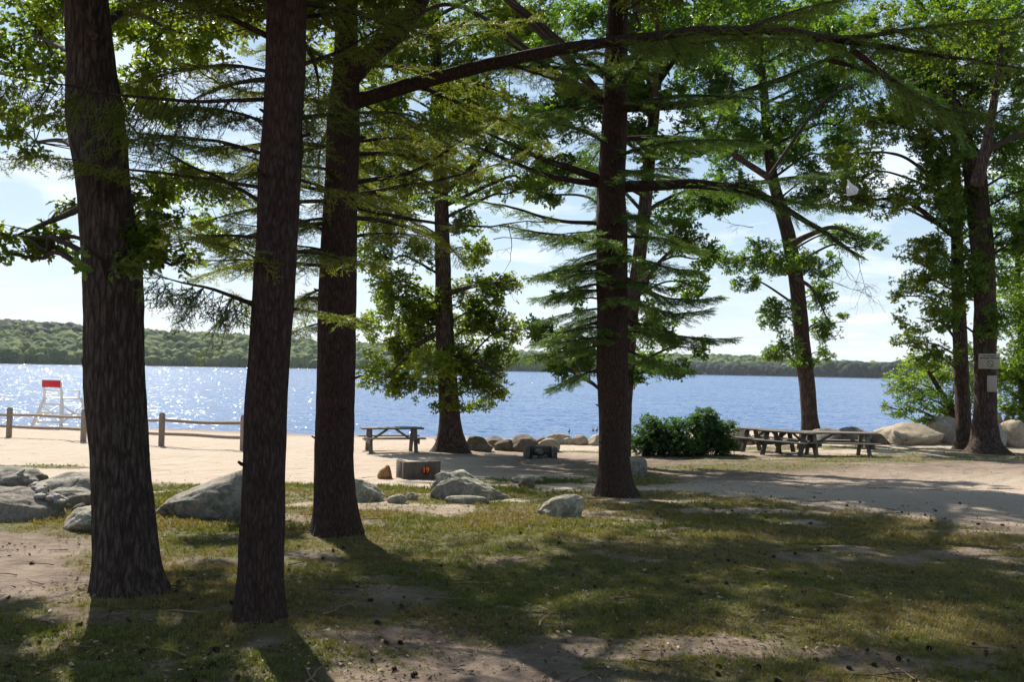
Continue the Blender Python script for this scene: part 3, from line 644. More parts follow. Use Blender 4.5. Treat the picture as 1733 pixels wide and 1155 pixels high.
def conifer_branch(SP, path, spread=.5, dens=9., droop=.25, t0=.12, hang=.0, tsc=1., flat=.35, step=.055, hue=None, fwd=.7):
    P = path[:, :3]; n = len(P); seg = np.linalg.norm(np.diff(P, axis=0), axis=1); L = seg.sum(); T = nrm(np.gradient(P, axis=0)); m_ = max(3, int(L*dens*(1-t0)))
    hue = rng.normal(.42, .12) if hue is None else hue
    for side in (-1, 1):
        for k in range(m_):
            t = t0+(1-t0)*(k+rng.random())/m_; i = min(n-1, int(t*(n-1))); tg = T[i]; bl = spread*min(1., (1-t)*1.5+.22, .45+2.2*(t-t0+.05))*rng.uniform(.6, 1.15)
            if bl < .05: continue
            sd_ = nrm(np.cross(tg, V(0, 0, 1)))*side; up = nrm(np.cross(sd_, tg)*side+rng.normal(0, .15, 3)); up = up if up[2] > 0 else -up
            d = nrm(tg*fwd*rng.uniform(.7, 1.3)+sd_*rng.uniform(.7, 1)*(1-hang*.7)+V(0, 0, -1)*(droop*rng.uniform(.3, 1.5)+hang*rng.uniform(.8, 2.))+rng.normal(0, .08, 3))
            nt_ = max(3, int(bl/step)); u = (np.arange(nt_)+rng.random(nt_)*.6)/nt_; u = u[:, None]; org = P[i]+d*u*bl+V(0, 0, -1)*(u*u)*bl*droop*.7
            alt = np.where(np.arange(nt_)[:, None] % 2 == 0, 1., -1.); sp = nrm(np.cross(d, up)); td = nrm(d*.8+sp*alt*.75*(1-.5*u)+rng.normal(0, .12, (nt_, 3))+V(0, 0, -1)*(droop*.5+hang*.5)); td[-1] = d
            SP.o.append(org); SP.d.append(td); SP.u.append(nrm(np.broadcast_to(up, (nt_, 3))+rng.normal(0, flat, (nt_, 3)))); SP.s.append(tsc*(1.05-.5*u[:, 0])*rng.uniform(.8, 1.2, nt_)); SP.h.append(np.full(nt_, hue+rng.normal(0, .05)))
            if bl > .18: tube(SP.wood, [P[i], P[i]+d*bl*.5+V(0, 0, -1)*.25*bl*droop*.7, P[i]+d*bl*.95+V(0, 0, -1)*.9*bl*droop*.7], [.0045, .003, .0012], 3, .4, 1, cap=False)
    nt_ = 6; SP.o.append(np.repeat(P[-1:], nt_, 0)-T[-1]*np.linspace(0, .12, nt_)[:, None]); SP.d.append(nrm(T[-1]+rng.normal(0, .2, (nt_, 3)))); SP.u.append(np.repeat(V(0, 0, 1)[None], nt_, 0)); SP.s.append(np.full(nt_, tsc)); SP.h.append(np.full(nt_, hue))
def branch_curve(o, az, L, rise=.1, sag=.25, r0=.03, n=14):
    t = np.linspace(0, 1, n)[:, None]; d = V(math.cos(az), math.sin(az), 0); w_ = rng.normal(0, .05*L)
    p = o+d*t*L+V(-d[1], d[0], 0)*w_*np.sin(t*PI)+V(0, 0, 1)*(rise*L*t-sag*L*t*t+.08*L*np.maximum(0, t-.6)); return np.hstack([p, r0*(1-.85*t)])
def pxbranch(pts, d0, d1, w0, w1=1.2, step=.06):
    """photo px polyline running from depth d0 to d1, widths in px"""
    m_ = len(pts); q = np.array([[*at(p[0], p[1], d0+(d1-d0)*k/(m_-1)), (w0+(w1-w0)*k/(m_-1))/2/F*(d0+(d1-d0)*k/(m_-1))] for k, p in enumerate(pts)]); s = smooth_path(q, step)
    w_ = (fbm(s[:, :3]*2.2, 3)-.5)[:, None]*V(.03, .03, .07)*np.linspace(0, 1, len(s))[:, None]; s[:, :3] += w_*2; return s
def conifer(name, label, base_px, tpts, px_br, auto, top, seed, tsc=1., twp=None, bark='bark_con', extra=(), ns=64, flare=(.16, .22), amp=.06, k=7, limbs=()):
    D = gnd(*base_px)[1]; path = trunk_path(tpts, D, extra); root = thing(name, label, 'tree', (path[0, 0], path[0, 1], path[0, 2]+.12), 'conifers with dark trunks')
    tr, s = make_trunk(root, path, MT[bark], ns, .04, amp, k, seed, flare); zt = s[:, 2]
    def on(z): i = np.argmin(np.abs(zt-z)); return s[i, :3], s[i, 3]
    for pts in limbs:
        q = np.array([[*at(a, b, d), w_/2/F*d] for a, b, d, w_ in pts]); ls = smooth_path(q, .06); A = Acc(); tube(A, ls[:, :3], ls[:, 3], 28, disp=bark_disp(amp, k, seed+3)); A.build('limb', MT[bark], root, smooth=True)
    for k in range(6):                    # dead stubs left on the trunk
        o, r = on(s[0, 2]+rng.uniform(.9, 3.4)); az_ = rng.uniform(2.6, 6.8); d = V(math.cos(az_), math.sin(az_), .25); L = rng.uniform(.03, .12); A = Acc()
        tube(A, [o+d*r*.8, o+d*(r+L*.5), o+d*(r+L)+V(0, 0, .01)], [.016, .012, .008], 7); A.build('stub', MT[bark], root, smooth=True)
    SP = Sprays()
    for b in px_br:
        kw = dict(b[4]) if len(b) > 4 else {}; bare = kw.pop('bare', 0); tip = kw.pop('tip', 1.2); bp = pxbranch(b[0], D+b[1], D+b[2], b[3], tip)
        A = Acc(); tube(A, bp[:, :3], bp[:, 3], 10, disp=bark_disp(.1, 5, seed)); A.build('branch', MT[bark], root, smooth=True)
        if not bare: kw.setdefault('tsc', tsc); conifer_branch(SP, bp, **kw)
    W = Acc()
    for z, az, L, kw in auto(on):
        o, r = on(z); az_ = az; bp = branch_curve(o, az_, L, kw.pop('rise', .1), kw.pop('sag', .25), min(r*.4, .012+.009*L)); tube(W, bp[:, :3], bp[:, 3], 6, .4, 1, cap=False); kw.setdefault('tsc', tsc); conifer_branch(SP, bp, **kw)
    A = Acc(); n = SP.emit(A, twp or TW_N)
    for ac in (W, SP.wood):
        off = 0
        for v, f, r in zip(ac.v, ac.f, ac.r): A.add(v, f-off, r, 1); off += len(v)
    A.build('foliage', [MT['needle2' if name == 'spruce_tree' else 'needle'], MT['twig']], root)
    if top:                               # the high crown, coarser sprays; kept out of view, shaped to shade the ground
        S2 = Sprays(); W2 = Acc(); z = top[0]
        while z < top[1]:
            u = (z-top[0])/(top[1]-top[0]); nb = 6; a0 = rng.random()*6.28
            for q in range(nb):
                L = top[2]*(1-u*.85)*rng.uniform(.75, 1.1); o, r = on(z) if z < zt[-1] else (s[-1, :3]*V(1, 1, 0)+V(0, 0, z), .05); bp = branch_curve(o, a0+q*6.28/nb+rng.normal(0, .2), L, .15, .3, .025)
                e_ = bp[-1]; f_ = bp[6]
                if any(q_[1] > .5 and (q_[2]-1.65)/q_[1] < .5 for q_ in (e_, f_, bp[10])): continue
                if L > .4: conifer_branch(S2, bp, spread=.75, dens=top[3], droop=.3, tsc=1.5*tsc, step=.075); tube(W2, bp[:, :3], bp[:, 3], 5, .4, 1, cap=False)
            z += rng.uniform(.38, .55)
        A = Acc(); S2.emit(A, TW_L); off = 0
        for v, f, r in zip(W2.v, W2.f, W2.r): A.add(v, f-(off), r, 1); off += len(v)
        A.build('crown', [MT['needle'], MT['twig']], root)
    print(name, 'twigs', n)
    return root, s
OAK_G = 'oaks along the shore'
# --- near oak on the left
o1 = [(220, 1000, 116), (216, 940, 102), (212, 880, 97), (206, 800, 91), (199, 700, 92), (193, 600, 93), (191, 500, 92), (183, 400, 88), (172, 300, 84), (160, 200, 88), (153, 100, 76), (145, 0, 70), (139, -100, 68)]
T1, s1 = oak_tree('oak_tree', 'thick furrowed grey oak trunk nearest the left edge, with a burl on its side', 'tree', (218, 1000), o1,
    [(45, 400, 60, 30, 6.6), (100, 330, 30, 26, 7.0), (310, 440, 26, 22, 7.0), (265, 330, 30, 30, 7.3), (60, 345, 50, 24, 6.8), (150, 420, 36, 26, 5.5), (225, 420, 40, 30, 6.2), (10, 380, 30, 30, 6.8), (75, 410, 50, 24, 6.4), (250, 400, 50, 36, 6.7), (45, 400, 60, 30, 6.6), (95, 350, 45, 26, 6.9), (30, 350, 35, 25, 7.0), (110, 425, 32, 20, 6.3), (20, 430, 20, 14, 6.8), (255, 420, 40, 30, 6.8), (285, 370, 35, 26, 7.2), (230, 340, 40, 24, 7.4), (180, 408, 42, 26, 5.5), (215, 445, 28, 20, 5.8), (240, 385, 30, 25, 6.4),
     (60, 40, 70, 50, 11), (20, 110, 40, 45, 11), (95, 110, 40, 40, 10), (250, 60, 60, 60, 11), (235, 150, 45, 45, 11), (330, 80, 60, 60, 12), (290, 170, 50, 40, 12), (15, 220, 26, 24, 10), (50, 262, 34, 16, 9.5), (85, 205, 34, 24, 10), (200, 20, 60, 30, 10), (390, 40, 50, 40, 12.5), (370, 330, 40, 30, 13), (330, 300, 40, 30, 13), (290, 320, 34, 26, 12.5), (380, 410, 36, 22, 13), (340, 380, 30, 22, 13), (110, 20, 60, 40, 10.5), (30, 190, 40, 25, 11)],
    extra=[(-.1, .1, 1.5, .2), (0, .3, 2, .15), (.1, .2, 2, .08)], bark='bark_near', pro=SH_NEAR, seed=2.3, ns=120, step=.02, amp=.085, k=9, flare=(.13, .2), sc=(.7, 1.05), dens=1.15, gap=.44, mult=1.25,
    limbs=[[(172, 330, 6.1, 16), (120, 360, 6.5, 11), (60, 385, 6.8, 7), (15, 405, 7, 3)], [(190, 440, 6.1, 12), (235, 425, 6.5, 9), (275, 385, 7, 4)], [(158, 150, 6.1, 14), (120, 90, 8, 9), (60, 60, 10.5, 5)], [(156, 60, 6.1, 16), (220, 20, 8.5, 10), (290, 50, 11, 6), (330, 60, 12, 3)], [(168, 290, 6.1, 9), (110, 240, 8, 8), (60, 240, 9.5, 4)]],
    high=[(-4.2, 7.8, 6.5, 1.6, 1.5, 1.0, .55), (-2.6, 8.2, 7.3, 1.5, 1.6, 1.1, .55), (-5.2, 9.6, 7.6, 1.5, 1.5, 1.2, .5), (-3.6, 10.5, 8.8, 1.6, 1.6, 1.2, .5), (-1.6, 7.2, 8.3, 1.3, 1.4, 1.1, .5)])
for px, py, rr in ((124, 212, .045), (147, 612, .035), (246, 985, .05)):
    c = at(px, py, gnd(218, 1000)[1]-.02); v, f = ICO[3]; A = Acc(); A.add(c+(v*(1+.5*(fbm(v*3+px, 3)[:, None]-.5)))*V(rr, rr*1.4, rr*1.7), f, .5)
    A.build('burl', MT['bark_near'], T1, smooth=True)
# --- the three conifers in front
def rnd_auto(z0, z1, n, L, kw, az=(0, 6.283)):
    def f(on):
        out = []
        for k in range(n):
            z = z0+(z1-z0)*(k+rng.random())/n; out.append((z, rng.uniform(*az), L*rng.uniform(.7, 1.15), dict(kw)))
        return out
    return f
hangd = dict(spread=.4, dens=17, droop=.5, hang=.55, tsc=.9, hue=.1)
fl = dict(spread=.42, dens=7, droop=.25)
o2 = [(437, 1050, 78), (440, 980, 74), (443, 900, 73), (446, 800, 70), (451, 700, 68), (457, 600, 65), (463, 500, 67), (469, 400, 66), (473, 300, 69), (479, 200, 65), (483, 100, 65), (485, 0, 64), (488, -120, 62)]
C2, s2 = conifer('conifer_tree', 'slender dark brown conifer trunk in front, between the thick grey oak and the third trunk', (437, 1046), o2,
    [([(440, 520), (385, 500), (325, 482), (258, 462)], 0, -.3, 9, dict(spread=.3, dens=20, droop=.8, hang=.35, tsc=1.05, hue=.15)),
     ([(445, 318), (330, 300), (215, 285), (120, 274), (-20, 264)], 0, .5, 7, dict(spread=.22, dens=9, droop=.4)),
     ([(448, 345), (380, 305), (290, 262), (205, 200)], 0, .7, 8, dict(spread=.25, dens=10, droop=.4)),
     ([(452, 262), (350, 235), (270, 228), (215, 240)], 0, .9, 7, fl), ([(455, 168), (330, 170), (210, 160), (90, 138), (-30, 118)], 0, -.6, 8, hangd),
     ([(455, 62), (380, 28), (300, 4), (200, -30)], 0, -.4, 12, dict(fl)), ([(440, 402), (360, 398), (300, 385)], 0, .8, 6, fl),
     ([(455, 210), (400, 190), (330, 180), (260, 190)], .0, 1.2, 7, fl), ([(450, 120), (380, 110), (300, 120), (230, 150)], .0, 1., 7, fl),
     ([(495, 200), (600, 192), (700, 196), (790, 215)], .1, -.2, 8, dict(spread=.3, dens=12, droop=.35, hue=.1)), ([(490, 522), (540, 528), (600, 545)], .1, .8, 6, dict(spread=.2, dens=10, droop=.3, hue=.2)),
     ([(500, 302), (560, 320), (650, 336)], .1, .7, 6, fl), ([(498, 425), (560, 432), (630, 450)], .1, .8, 6, dict(spread=.25, dens=9)), ([(510, 110), (590, 80), (680, 20)], .1, .8, 8, fl), ([(508, 30), (600, 20), (700, 40)], .1, .9, 7, fl),
     ([(455, 455), (420, 430), (370, 425)], 0, -.5, 5, dict(spread=.2, dens=10))],
    rnd_auto(2.9, 4.4, 7, 1.2, dict(spread=.35, dens=7, droop=.3), (.3, 3.0)), (4.6, 11, 2.8, 9), 4.1, extra=[(.1, 0, 2, .13), (.1, 0, 2.5, .09), (.05, .1, 2.5, .03)], ns=100)
o3 = [(568, 905, 84), (567, 860, 71), (566, 800, 66), (567, 700, 63), (569, 600, 62), (572, 500, 62), (575, 400, 60), (578, 300, 57), (582, 200, 56), (586, 130, 46), (586, 60, 38), (587, 0, 37), (589, -100, 35)]
C3, s3 = conifer('conifer_tree', 'forked conifer third from the left, sending a long level limb out to the right', (568, 901), o3,
    [([(600, 172), (700, 142), (850, 104), (1000, 74), (1150, 56), (1300, 52), (1450, 72), (1580, 92), (1740, 120)], 0, -.6, 27, dict(tip=4, spread=.5, dens=7, droop=.25, hang=.15, hue=.12, t0=.34, tsc=1.1)),
     ([(1380, 66), (1480, 60), (1600, 40), (1740, 30)], -.45, -1.0, 11, dict(spread=.6, dens=10, droop=.3, hue=.12)), ([(1440, 82), (1530, 150), (1620, 190), (1740, 200)], -.5, -.9, 11, dict(spread=.5, dens=10, droop=.3, hue=.1)), ([(1250, 52), (1340, 20), (1450, -5)], -.4, .3, 9, dict(spread=.5, dens=9, hue=.2)),
     ([(570, 512), (520, 505), (470, 515), (400, 500)], 0, 1.2, 7, dict(spread=.4, dens=11, droop=.4)), ([(572, 372), (530, 372), (460, 385), (390, 372)], 0, -.5, 7, dict(spread=.4, dens=10, droop=.4)), ([(572, 290), (520, 282), (450, 275), (380, 262)], 0, -.8, 7, dict(spread=.45, dens=10, droop=.4)), ([(572, 430), (530, 420), (480, 415)], 0, -.6, 6, dict(spread=.4, dens=10, droop=.4)),
     ([(600, 400), (650, 395), (720, 405)], 0, .6, 6, dict(spread=.4, dens=10, droop=.3)), ([(602, 240), (660, 235), (730, 245), (790, 262)], 0, .8, 6, dict(spread=.45, dens=10, droop=.3)), ([(560, 545), (530, 552), (500, 560)], 0, .5, 5, dict(spread=.3, dens=10, droop=.4)),
     ([(575, 330), (500, 312), (420, 292), (320, 296)], 0, .4, 8, fl), ([(580, 252), (480, 240), (350, 252), (260, 230)], 0, .9, 9, fl), ([(572, 452), (490, 445), (400, 438), (310, 436)], 0, .6, 7, dict(spread=.4, dens=9, droop=.35)),
     ([(572, 402), (500, 370), (410, 350)], 0, 1., 7, fl), ([(575, 480), (520, 500), (470, 530)], 0, .8, 6, dict(spread=.3, dens=9, droop=.4)), ([(590, 212), (660, 205), (740, 212), (800, 222)], 0, -.3, 8, dict(spread=.4, dens=10, hue=.15)),
     ([(605, 308), (700, 290), (780, 240), (860, 190)], .1, .9, 9, dict(spread=.3, dens=8)), ([(605, 330), (700, 312), (800, 292), (880, 262)], .1, .8, 8, dict(spread=.3, dens=7)),
     ([(605, 352), (700, 372), (800, 384), (925, 374)], .1, 1.6, 8, dict(spread=.18, dens=4, t0=.4)), ([(605, 260), (680, 262), (760, 280), (830, 300)], .1, 1.2, 8, fl), ([(700, 142), (780, 175), (860, 205), (930, 250)], -.05, .6, 8, fl), ([(850, 104), (930, 130), (1010, 150)], -.2, .8, 9, fl),
     ([(610, 100), (700, 60), (800, 42), (900, 34)], 0, .8, 9, fl), ([(575, 110), (500, 80), (420, 90)], 0, 1., 8, fl), ([(580, 180), (500, 165), (400, 150), (300, 100)], 0, 1.3, 9, fl)],
    rnd_auto(2.8, 5.0, 12, 2.1, dict(spread=.5, dens=7, droop=.3), (.1, 3.04)), (5.2, 13, 5.2, 13), 7.7, limbs=[[(590, 135, 8.9, 34), (625, 95, 8.8, 33), (670, 55, 8.7, 31), (705, 8, 8.7, 29), (745, -70, 8.6, 27), (800, -200, 8.6, 22)]], extra=[(.0, 0, 2, .12), (0, 0, 3, .08), (0, 0, 3, .03)], ns=90)
o4 = [(1042, 845, 76), (1040, 815, 60), (1038, 760, 51), (1037, 700, 50), (1036, 600, 52), (1036, 500, 51), (1035, 400, 50), (1035, 300, 46), (1040, 200, 43), (1042, 100, 40), (1046, 0, 33), (1048, -100, 31)]
sk = dict(spread=.5, dens=12, droop=.25, flat=.4, tsc=1.05)
C4, s4 = conifer('spruce_tree', 'tall spruce right of centre with flat feathery branches hanging low beside its trunk', (1042, 841), o4,
    [([(1020, 172), (940, 122), (850, 62), (760, -12)], 0, -.8, 12, dict(spread=.25, dens=7)), ([(1015, 302), (930, 272), (850, 237), (785, 212)], 0, -.9, 14, dict(spread=.3, dens=7, t0=.3)), ([(1012, 312), (930, 297), (820, 255), (725, 215)], 0, -.5, 12, dict(spread=.3, dens=7, t0=.3)),
     ([(1012, 378), (940, 372), (850, 348), (740, 326)], 0, .5, 8, dict(spread=.3, dens=6, t0=.2)), ([(1015, 420), (960, 400), (900, 392), (860, 384)], 0, .3, 7, dict(spread=.5, dens=10)),
     ([(1055, 182), (1180, 174), (1300, 142), (1400, 100), (1500, 78)], 0, -1.6, 17, dict(spread=.45, dens=9, droop=.3, hue=.3, t0=.2)), ([(1055, 316), (1180, 312), (1260, 322), (1330, 352), (1400, 395), (1450, 430)], 0, -.9, 19, dict(tip=5, spread=.4, dens=9, droop=.25, t0=.25)),
     ([(1225, 316), (1310, 306), (1380, 296), (1440, 285)], -.4, -.3, 9, dict(spread=.4, dens=10)), ([(1290, 335), (1370, 345), (1450, 352)], -.5, -.2, 7, dict(spread=.35, dens=10)), ([(1400, 100), (1500, 130), (1600, 190), (1640, 250)], -1.2, -1.5, 9, dict(spread=.5, dens=10, hue=.25)), ([(1055, 235), (1130, 232), (1210, 240), (1290, 250)], 0, .9, 9, fl),
     ([(1015, 480), (970, 490), (930, 508)], 0, .5, 5, sk), ([(1015, 545), (960, 560), (905, 582)], 0, .3, 5, sk), ([(1015, 585), (950, 597), (878, 608)], 0, .5, 5, sk), ([(1015, 625), (970, 640), (935, 655)], 0, .4, 4, sk), ([(1015, 440), (950, 455), (915, 470)], 0, .6, 5, sk),
     ([(1058, 432), (1120, 450), (1180, 462)], 0, .9, 6, sk), ([(1058, 470), (1130, 505), (1215, 508)], 0, .3, 6, sk), ([(1058, 505), (1130, 530), (1195, 528)], 0, .5, 6, sk), ([(1058, 540), (1140, 568), (1240, 571)], 0, .2, 6, sk), ([(1058, 590), (1110, 615), (1165, 628)], 0, .5, 5, sk), ([(1058, 400), (1130, 405), (1190, 425)], 0, .7, 6, sk)],
    lambda on: rnd_auto(2.0, 4.1, 20, 1.4, dict(spread=.45, dens=9, droop=.3))(on)+rnd_auto(4.1, 7.0, 15, 3.0, dict(spread=.5, dens=7, droop=.25))(on), (6.4, 15, 6.2, 14), 5.9, twp=TW_M, extra=[(.0, 0, 3, .13), (0, 0, 3, .09), (0, 0, 3, .03)], ns=80)
# --- oaks further back
oak_tree('oak_tree', 'big spreading oak on the beach right of the first picnic table, flared at the base', 'tree', (765, 766),
    [(763, 768, 62), (763, 745, 46), (761, 700, 36), (757, 640, 33), (752, 560, 31), (750, 480, 28), (748, 400, 25), (745, 300, 24), (741, 200, 22), (738, 100, 19), (736, 0, 16)],
    [(650, 640, 50, 32), (635, 570, 45, 42), (700, 570, 55, 50), (690, 510, 60, 34), (790, 500, 50, 36), (840, 495, 45, 32), (875, 480, 30, 20), (805, 560, 60, 40), (700, 655, 55, 26), (790, 640, 62, 34), (838, 655, 38, 26), (775, 688, 24, 12), (850, 610, 28, 28), (640, 430, 45, 42), (620, 360, 40, 36), (805, 420, 26, 46), (785, 380, 34, 24), (700, 440, 36, 34),
     (740, 690, 16, 9), (815, 690, 30, 12), (870, 560, 24, 24), (700, 330, 66, 36), (790, 300, 70, 44), (690, 240, 80, 46), (850, 210, 80, 50), (640, 160, 60, 46), (780, 130, 90, 54), (900, 60, 90, 46), (700, 60, 80, 46), (880, 15, 80, 36), (620, 260, 50, 40), (760, 210, 60, 40), (880, 320, 40, 24), (660, 600, 50, 34), (690, 540, 56, 44), (730, 620, 50, 30), (800, 600, 54, 36), (820, 530, 50, 40), (655, 480, 40, 34), (740, 520, 50, 34), (640, 310, 44, 40), (670, 380, 44, 34)]+fill(600, 950, -40, 330, 14),
    seed=3.1, leafm='oak', flare=(.35, .35), limbs=[[(748, 560, 28, 9), (700, 590, 27.3, 7), (655, 640, 26.8, 3)], [(752, 600, 28, 9), (800, 610, 27, 7), (850, 640, 26.5, 3)], [(748, 500, 28, 10), (800, 485, 27.4, 7), (870, 475, 27, 3)], [(745, 330, 28, 12), (800, 280, 28, 8), (860, 200, 28, 4)]],
    high=[(-3, 28, 15, 4.5, 4, 2.5, .3), (-5.5, 28, 12, 2.5, 3, 2, .35)], group=OAK_G)
oak_tree('oak_tree', 'oak standing directly behind the spruce, its leaning trunk half hidden', 'tree', (1060, 790),
    [(1050, 788, 34), (1054, 740, 27), (1060, 640, 25), (1070, 520, 24), (1083, 430, 23), (1090, 360, 22), (1098, 280, 20), (1108, 180, 18), (1118, 60, 15), (1122, -20, 13)],
    [(930, 570, 34, 30), (1000, 600, 34, 40), (985, 545, 30, 30), (1120, 560, 40, 34), (1160, 480, 40, 30), (1095, 540, 34, 34), (1180, 590, 26, 18), (960, 590, 42, 42), (950, 632, 42, 24), (905, 560, 20, 24), (1105, 612, 42, 30), (1142, 626, 26, 22), (1080, 640, 20, 20), (1140, 400, 50, 34), (1195, 430, 30, 26), (1150, 345, 62, 30), (1220, 330, 46, 34), (1110, 130, 84, 54), (1190, 215, 66, 50), (950, 200, 74, 44), (1000, 30, 70, 36), (1170, 60, 84, 50), (925, 330, 40, 22), (980, 290, 50, 34), (1000, 140, 60, 44), (960, 500, 30, 22), (880, 250, 50, 36), (1090, 480, 36, 26)]+fill(900, 1240, -40, 300, 10),
    seed=8.2, gap=.53, leafm='oak_dark', high=[(-3, 17, 10.4, 1.9, 1.7, 1.1, .5), (-1, 16.4, 10.2, 1.7, 1.6, 1.0, .5), (-3, 19, 11, 1.9, 1.6, 1.2, .4), (1, 17.5, 10.7, 1.8, 1.7, 1.1, .5), (-5, 17.5, 10.8, 1.7, 1.6, 1.1, .45), (2.6, 15.6, 10, 1.6, 1.5, 1., .4), (3.5, 21, 12.5, 3.5, 3, 2, .35), (5, 20, 10.5, 2.5, 2.5, 1.6, .5)], group=OAK_G, limbs=[[(1056, 700, 21.6, 8), (1010, 655, 21.2, 6), (950, 610, 20.8, 3)], [(1075, 500, 21.6, 9), (1130, 430, 21.3, 6), (1190, 400, 21, 3)]])  # first high clumps: unseen, added to shade the foreground
T6, s6 = oak_tree('oak_tree', 'leaning oak with a long clear trunk behind the picnic tables at the water', 'tree', (1372, 748),
    [(1374, 750, 42), (1371, 722, 30), (1366, 660, 26), (1358, 580, 25), (1349, 490, 24), (1340, 430, 24), (1328, 375, 23), (1312, 320, 19), (1303, 270, 17), (1296, 200, 15), (1290, 120, 13), (1282, 20, 11)],
    [(1236, 440, 28, 24), (1285, 440, 40, 40), (1335, 436, 46, 30), (1262, 478, 26, 18), (1318, 536, 36, 38), (1330, 590, 34, 22), (1384, 500, 30, 28), (1302, 600, 20, 14), (1400, 555, 28, 26), (1424, 545, 14, 16), (1358, 612, 26, 12), (1400, 598, 18, 14), (1386, 450, 36, 24), (1425, 400, 40, 20),
     (1470, 410, 34, 16), (1230, 320, 50, 40), (1235, 240, 60, 44), (1335, 205, 60, 40), (1400, 150, 76, 50), (1300, 100, 76, 50), (1250, 30, 74, 44), (1380, 40, 76, 44), (1425, 255, 40, 32), (1370, 335, 40, 20), (1200, 150, 50, 40), (1350, 270, 40, 24)]+fill(1160, 1450, -40, 330, 13),
    seed=5.5, leafm='oak_dark', flare=(.35, .3), group=OAK_G, limbs=[[(1342, 412, 30.5, 12), (1370, 398, 30.2, 9), (1410, 385, 30, 7), (1450, 400, 29.6, 4)], [(1300, 300, 30.5, 12), (1240, 260, 30, 9), (1190, 220, 29.5, 5)], [(1346, 470, 30.5, 7), (1375, 490, 30.2, 5), (1400, 540, 30, 2)]],
    high=[(9, 30, 14.5, 4, 3.5, 2.4, .09), (12.5, 28, 12.5, 3, 3, 2, .08)])
for (x, y, dx, dz, L) in ((1445, 415, .6, -.9, 2.1), (1420, 425, .3, -.9, 1.7), (1275, 385, -.9, .1, 1.2), (1395, 470, .9, -.5, 1.6)):
    bare_twigs(T6, at(x, y, 29.8), (dx, 0, dz), L, 4, r=.014)
for (x, y, dx, dz, L, d) in ((835, 405, .9, .1, 2.0, 19), (860, 380, .3, -.8, 1.6, 19)):
    bare_twigs(C3, at(x, y, d-8.2), (dx, 0, dz), L*.45, 3, r=.006)
oak_tree('oak_tree', 'thinner of the two oaks standing together at the right, left of the signposted one', 'tree', (1632, 761),
    [(1632, 763, 34), (1631, 730, 25), (1628, 660, 23), (1625, 580, 22), (1621, 480, 20), (1619, 380, 18), (1617, 280, 15), (1614, 200, 12), (1610, 100, 10)],
    [(1545, 475, 38, 22), (1522, 502, 17, 12), (1560, 540, 46, 26), (1540, 580, 30, 20), (1592, 500, 48, 40), (1600, 430, 50, 40), (1558, 425, 40, 22), (1585, 600, 44, 24), (1570, 320, 60, 40), (1505, 340, 50, 30), (1500, 205, 66, 40), (1590, 200, 70, 50), (1545, 90, 70, 46), (1460, 300, 36, 26), (1450, 340, 30, 20)]+fill(1430, 1620, -40, 360, 11),
    seed=6.1, leafm='oak', group=OAK_G, dens=.85, high=[(15, 26, 12, 3, 3, 2, .3)])
T8, s8 = oak_tree('oak_tree', 'stout forked oak at the right with two boards nailed on its trunk', 'tree', (1668, 767),
    [(1668, 769, 60), (1667, 745, 44), (1667, 700, 36), (1668, 640, 35), (1667, 560, 35), (1666, 480, 34), (1660, 400, 35), (1653, 330, 34), (1648, 285, 32), (1630, 230, 22), (1600, 150, 18), (1570, 60, 14)],
    [(1640, 470, 44, 50), (1700, 450, 46, 44), (1725, 390, 44, 44), (1680, 545, 34, 30), (1640, 350, 54, 34), (1700, 250, 60, 50), (1680, 110, 80, 54), (1760, 180, 50, 60), (1610, 260, 40, 30), (1740, 300, 40, 40), (1620, 110, 50, 50), (1640, 30, 70, 40), (1560, 150, 50, 40), (1600, 545, 30, 22)]+fill(1580, 1770, -40, 460, 20),
    seed=9.4, leafm='oak_dark', group=OAK_G, flare=(.3, .35), limbs=[[(1653, 312, 26, 22), (1664, 270, 26, 19), (1676, 210, 26, 15), (1690, 120, 26, 11), (1700, 20, 26, 8)]], dens=.8, high=[(16, 25, 13, 3.5, 3, 2, .3), (19, 25, 10, 3, 3, 2, .5)])
oak_tree('shore_tree', 'small bright green tree leaning out over the water left of the thinner oak', 'tree', (1610, 735),
    [(1625, 735, 14), (1612, 700, 10), (1590, 660, 8), (1565, 620, 5)],
    [(1528, 652, 34, 28), (1560, 678, 46, 24), (1592, 640, 42, 36), (1522, 700, 22, 9), (1500, 688, 10, 7), (1620, 690, 30, 22), (1650, 650, 30, 32), (1562, 612, 40, 16), (1600, 700, 30, 14), (1645, 600, 26, 24), (1560, 712, 24, 8)],
    seed=1.4, leafm='fresh', ns=12, D=37, dens=.8, mult=.8, sc=(.8, 1.3), gap=.42)
oak_tree('roadside_tree' if 0 else 'young_tree', 'leafy young tree filling the right edge behind the boulders', 'tree', (1728, 735),
    [(1733, 735, 14), (1730, 640, 12), (1727, 540, 10), (1722, 430, 8), (1730, 330, 6)],
    [(1715, 600, 34, 50), (1722, 520, 34, 44), (1712, 665, 30, 30), (1745, 450, 40, 60), (1765, 620, 50, 70), (1760, 540, 40, 50), (1690, 630, 24, 30), (1745, 700, 40, 20), (1700, 690, 26, 16)],
    seed=2.9, leafm='fresh', ns=16, D=36, dens=.9, mult=.8, sc=(.8, 1.3), gap=.42, high=[(22, 36, 9, 3, 3, 3, .5)])
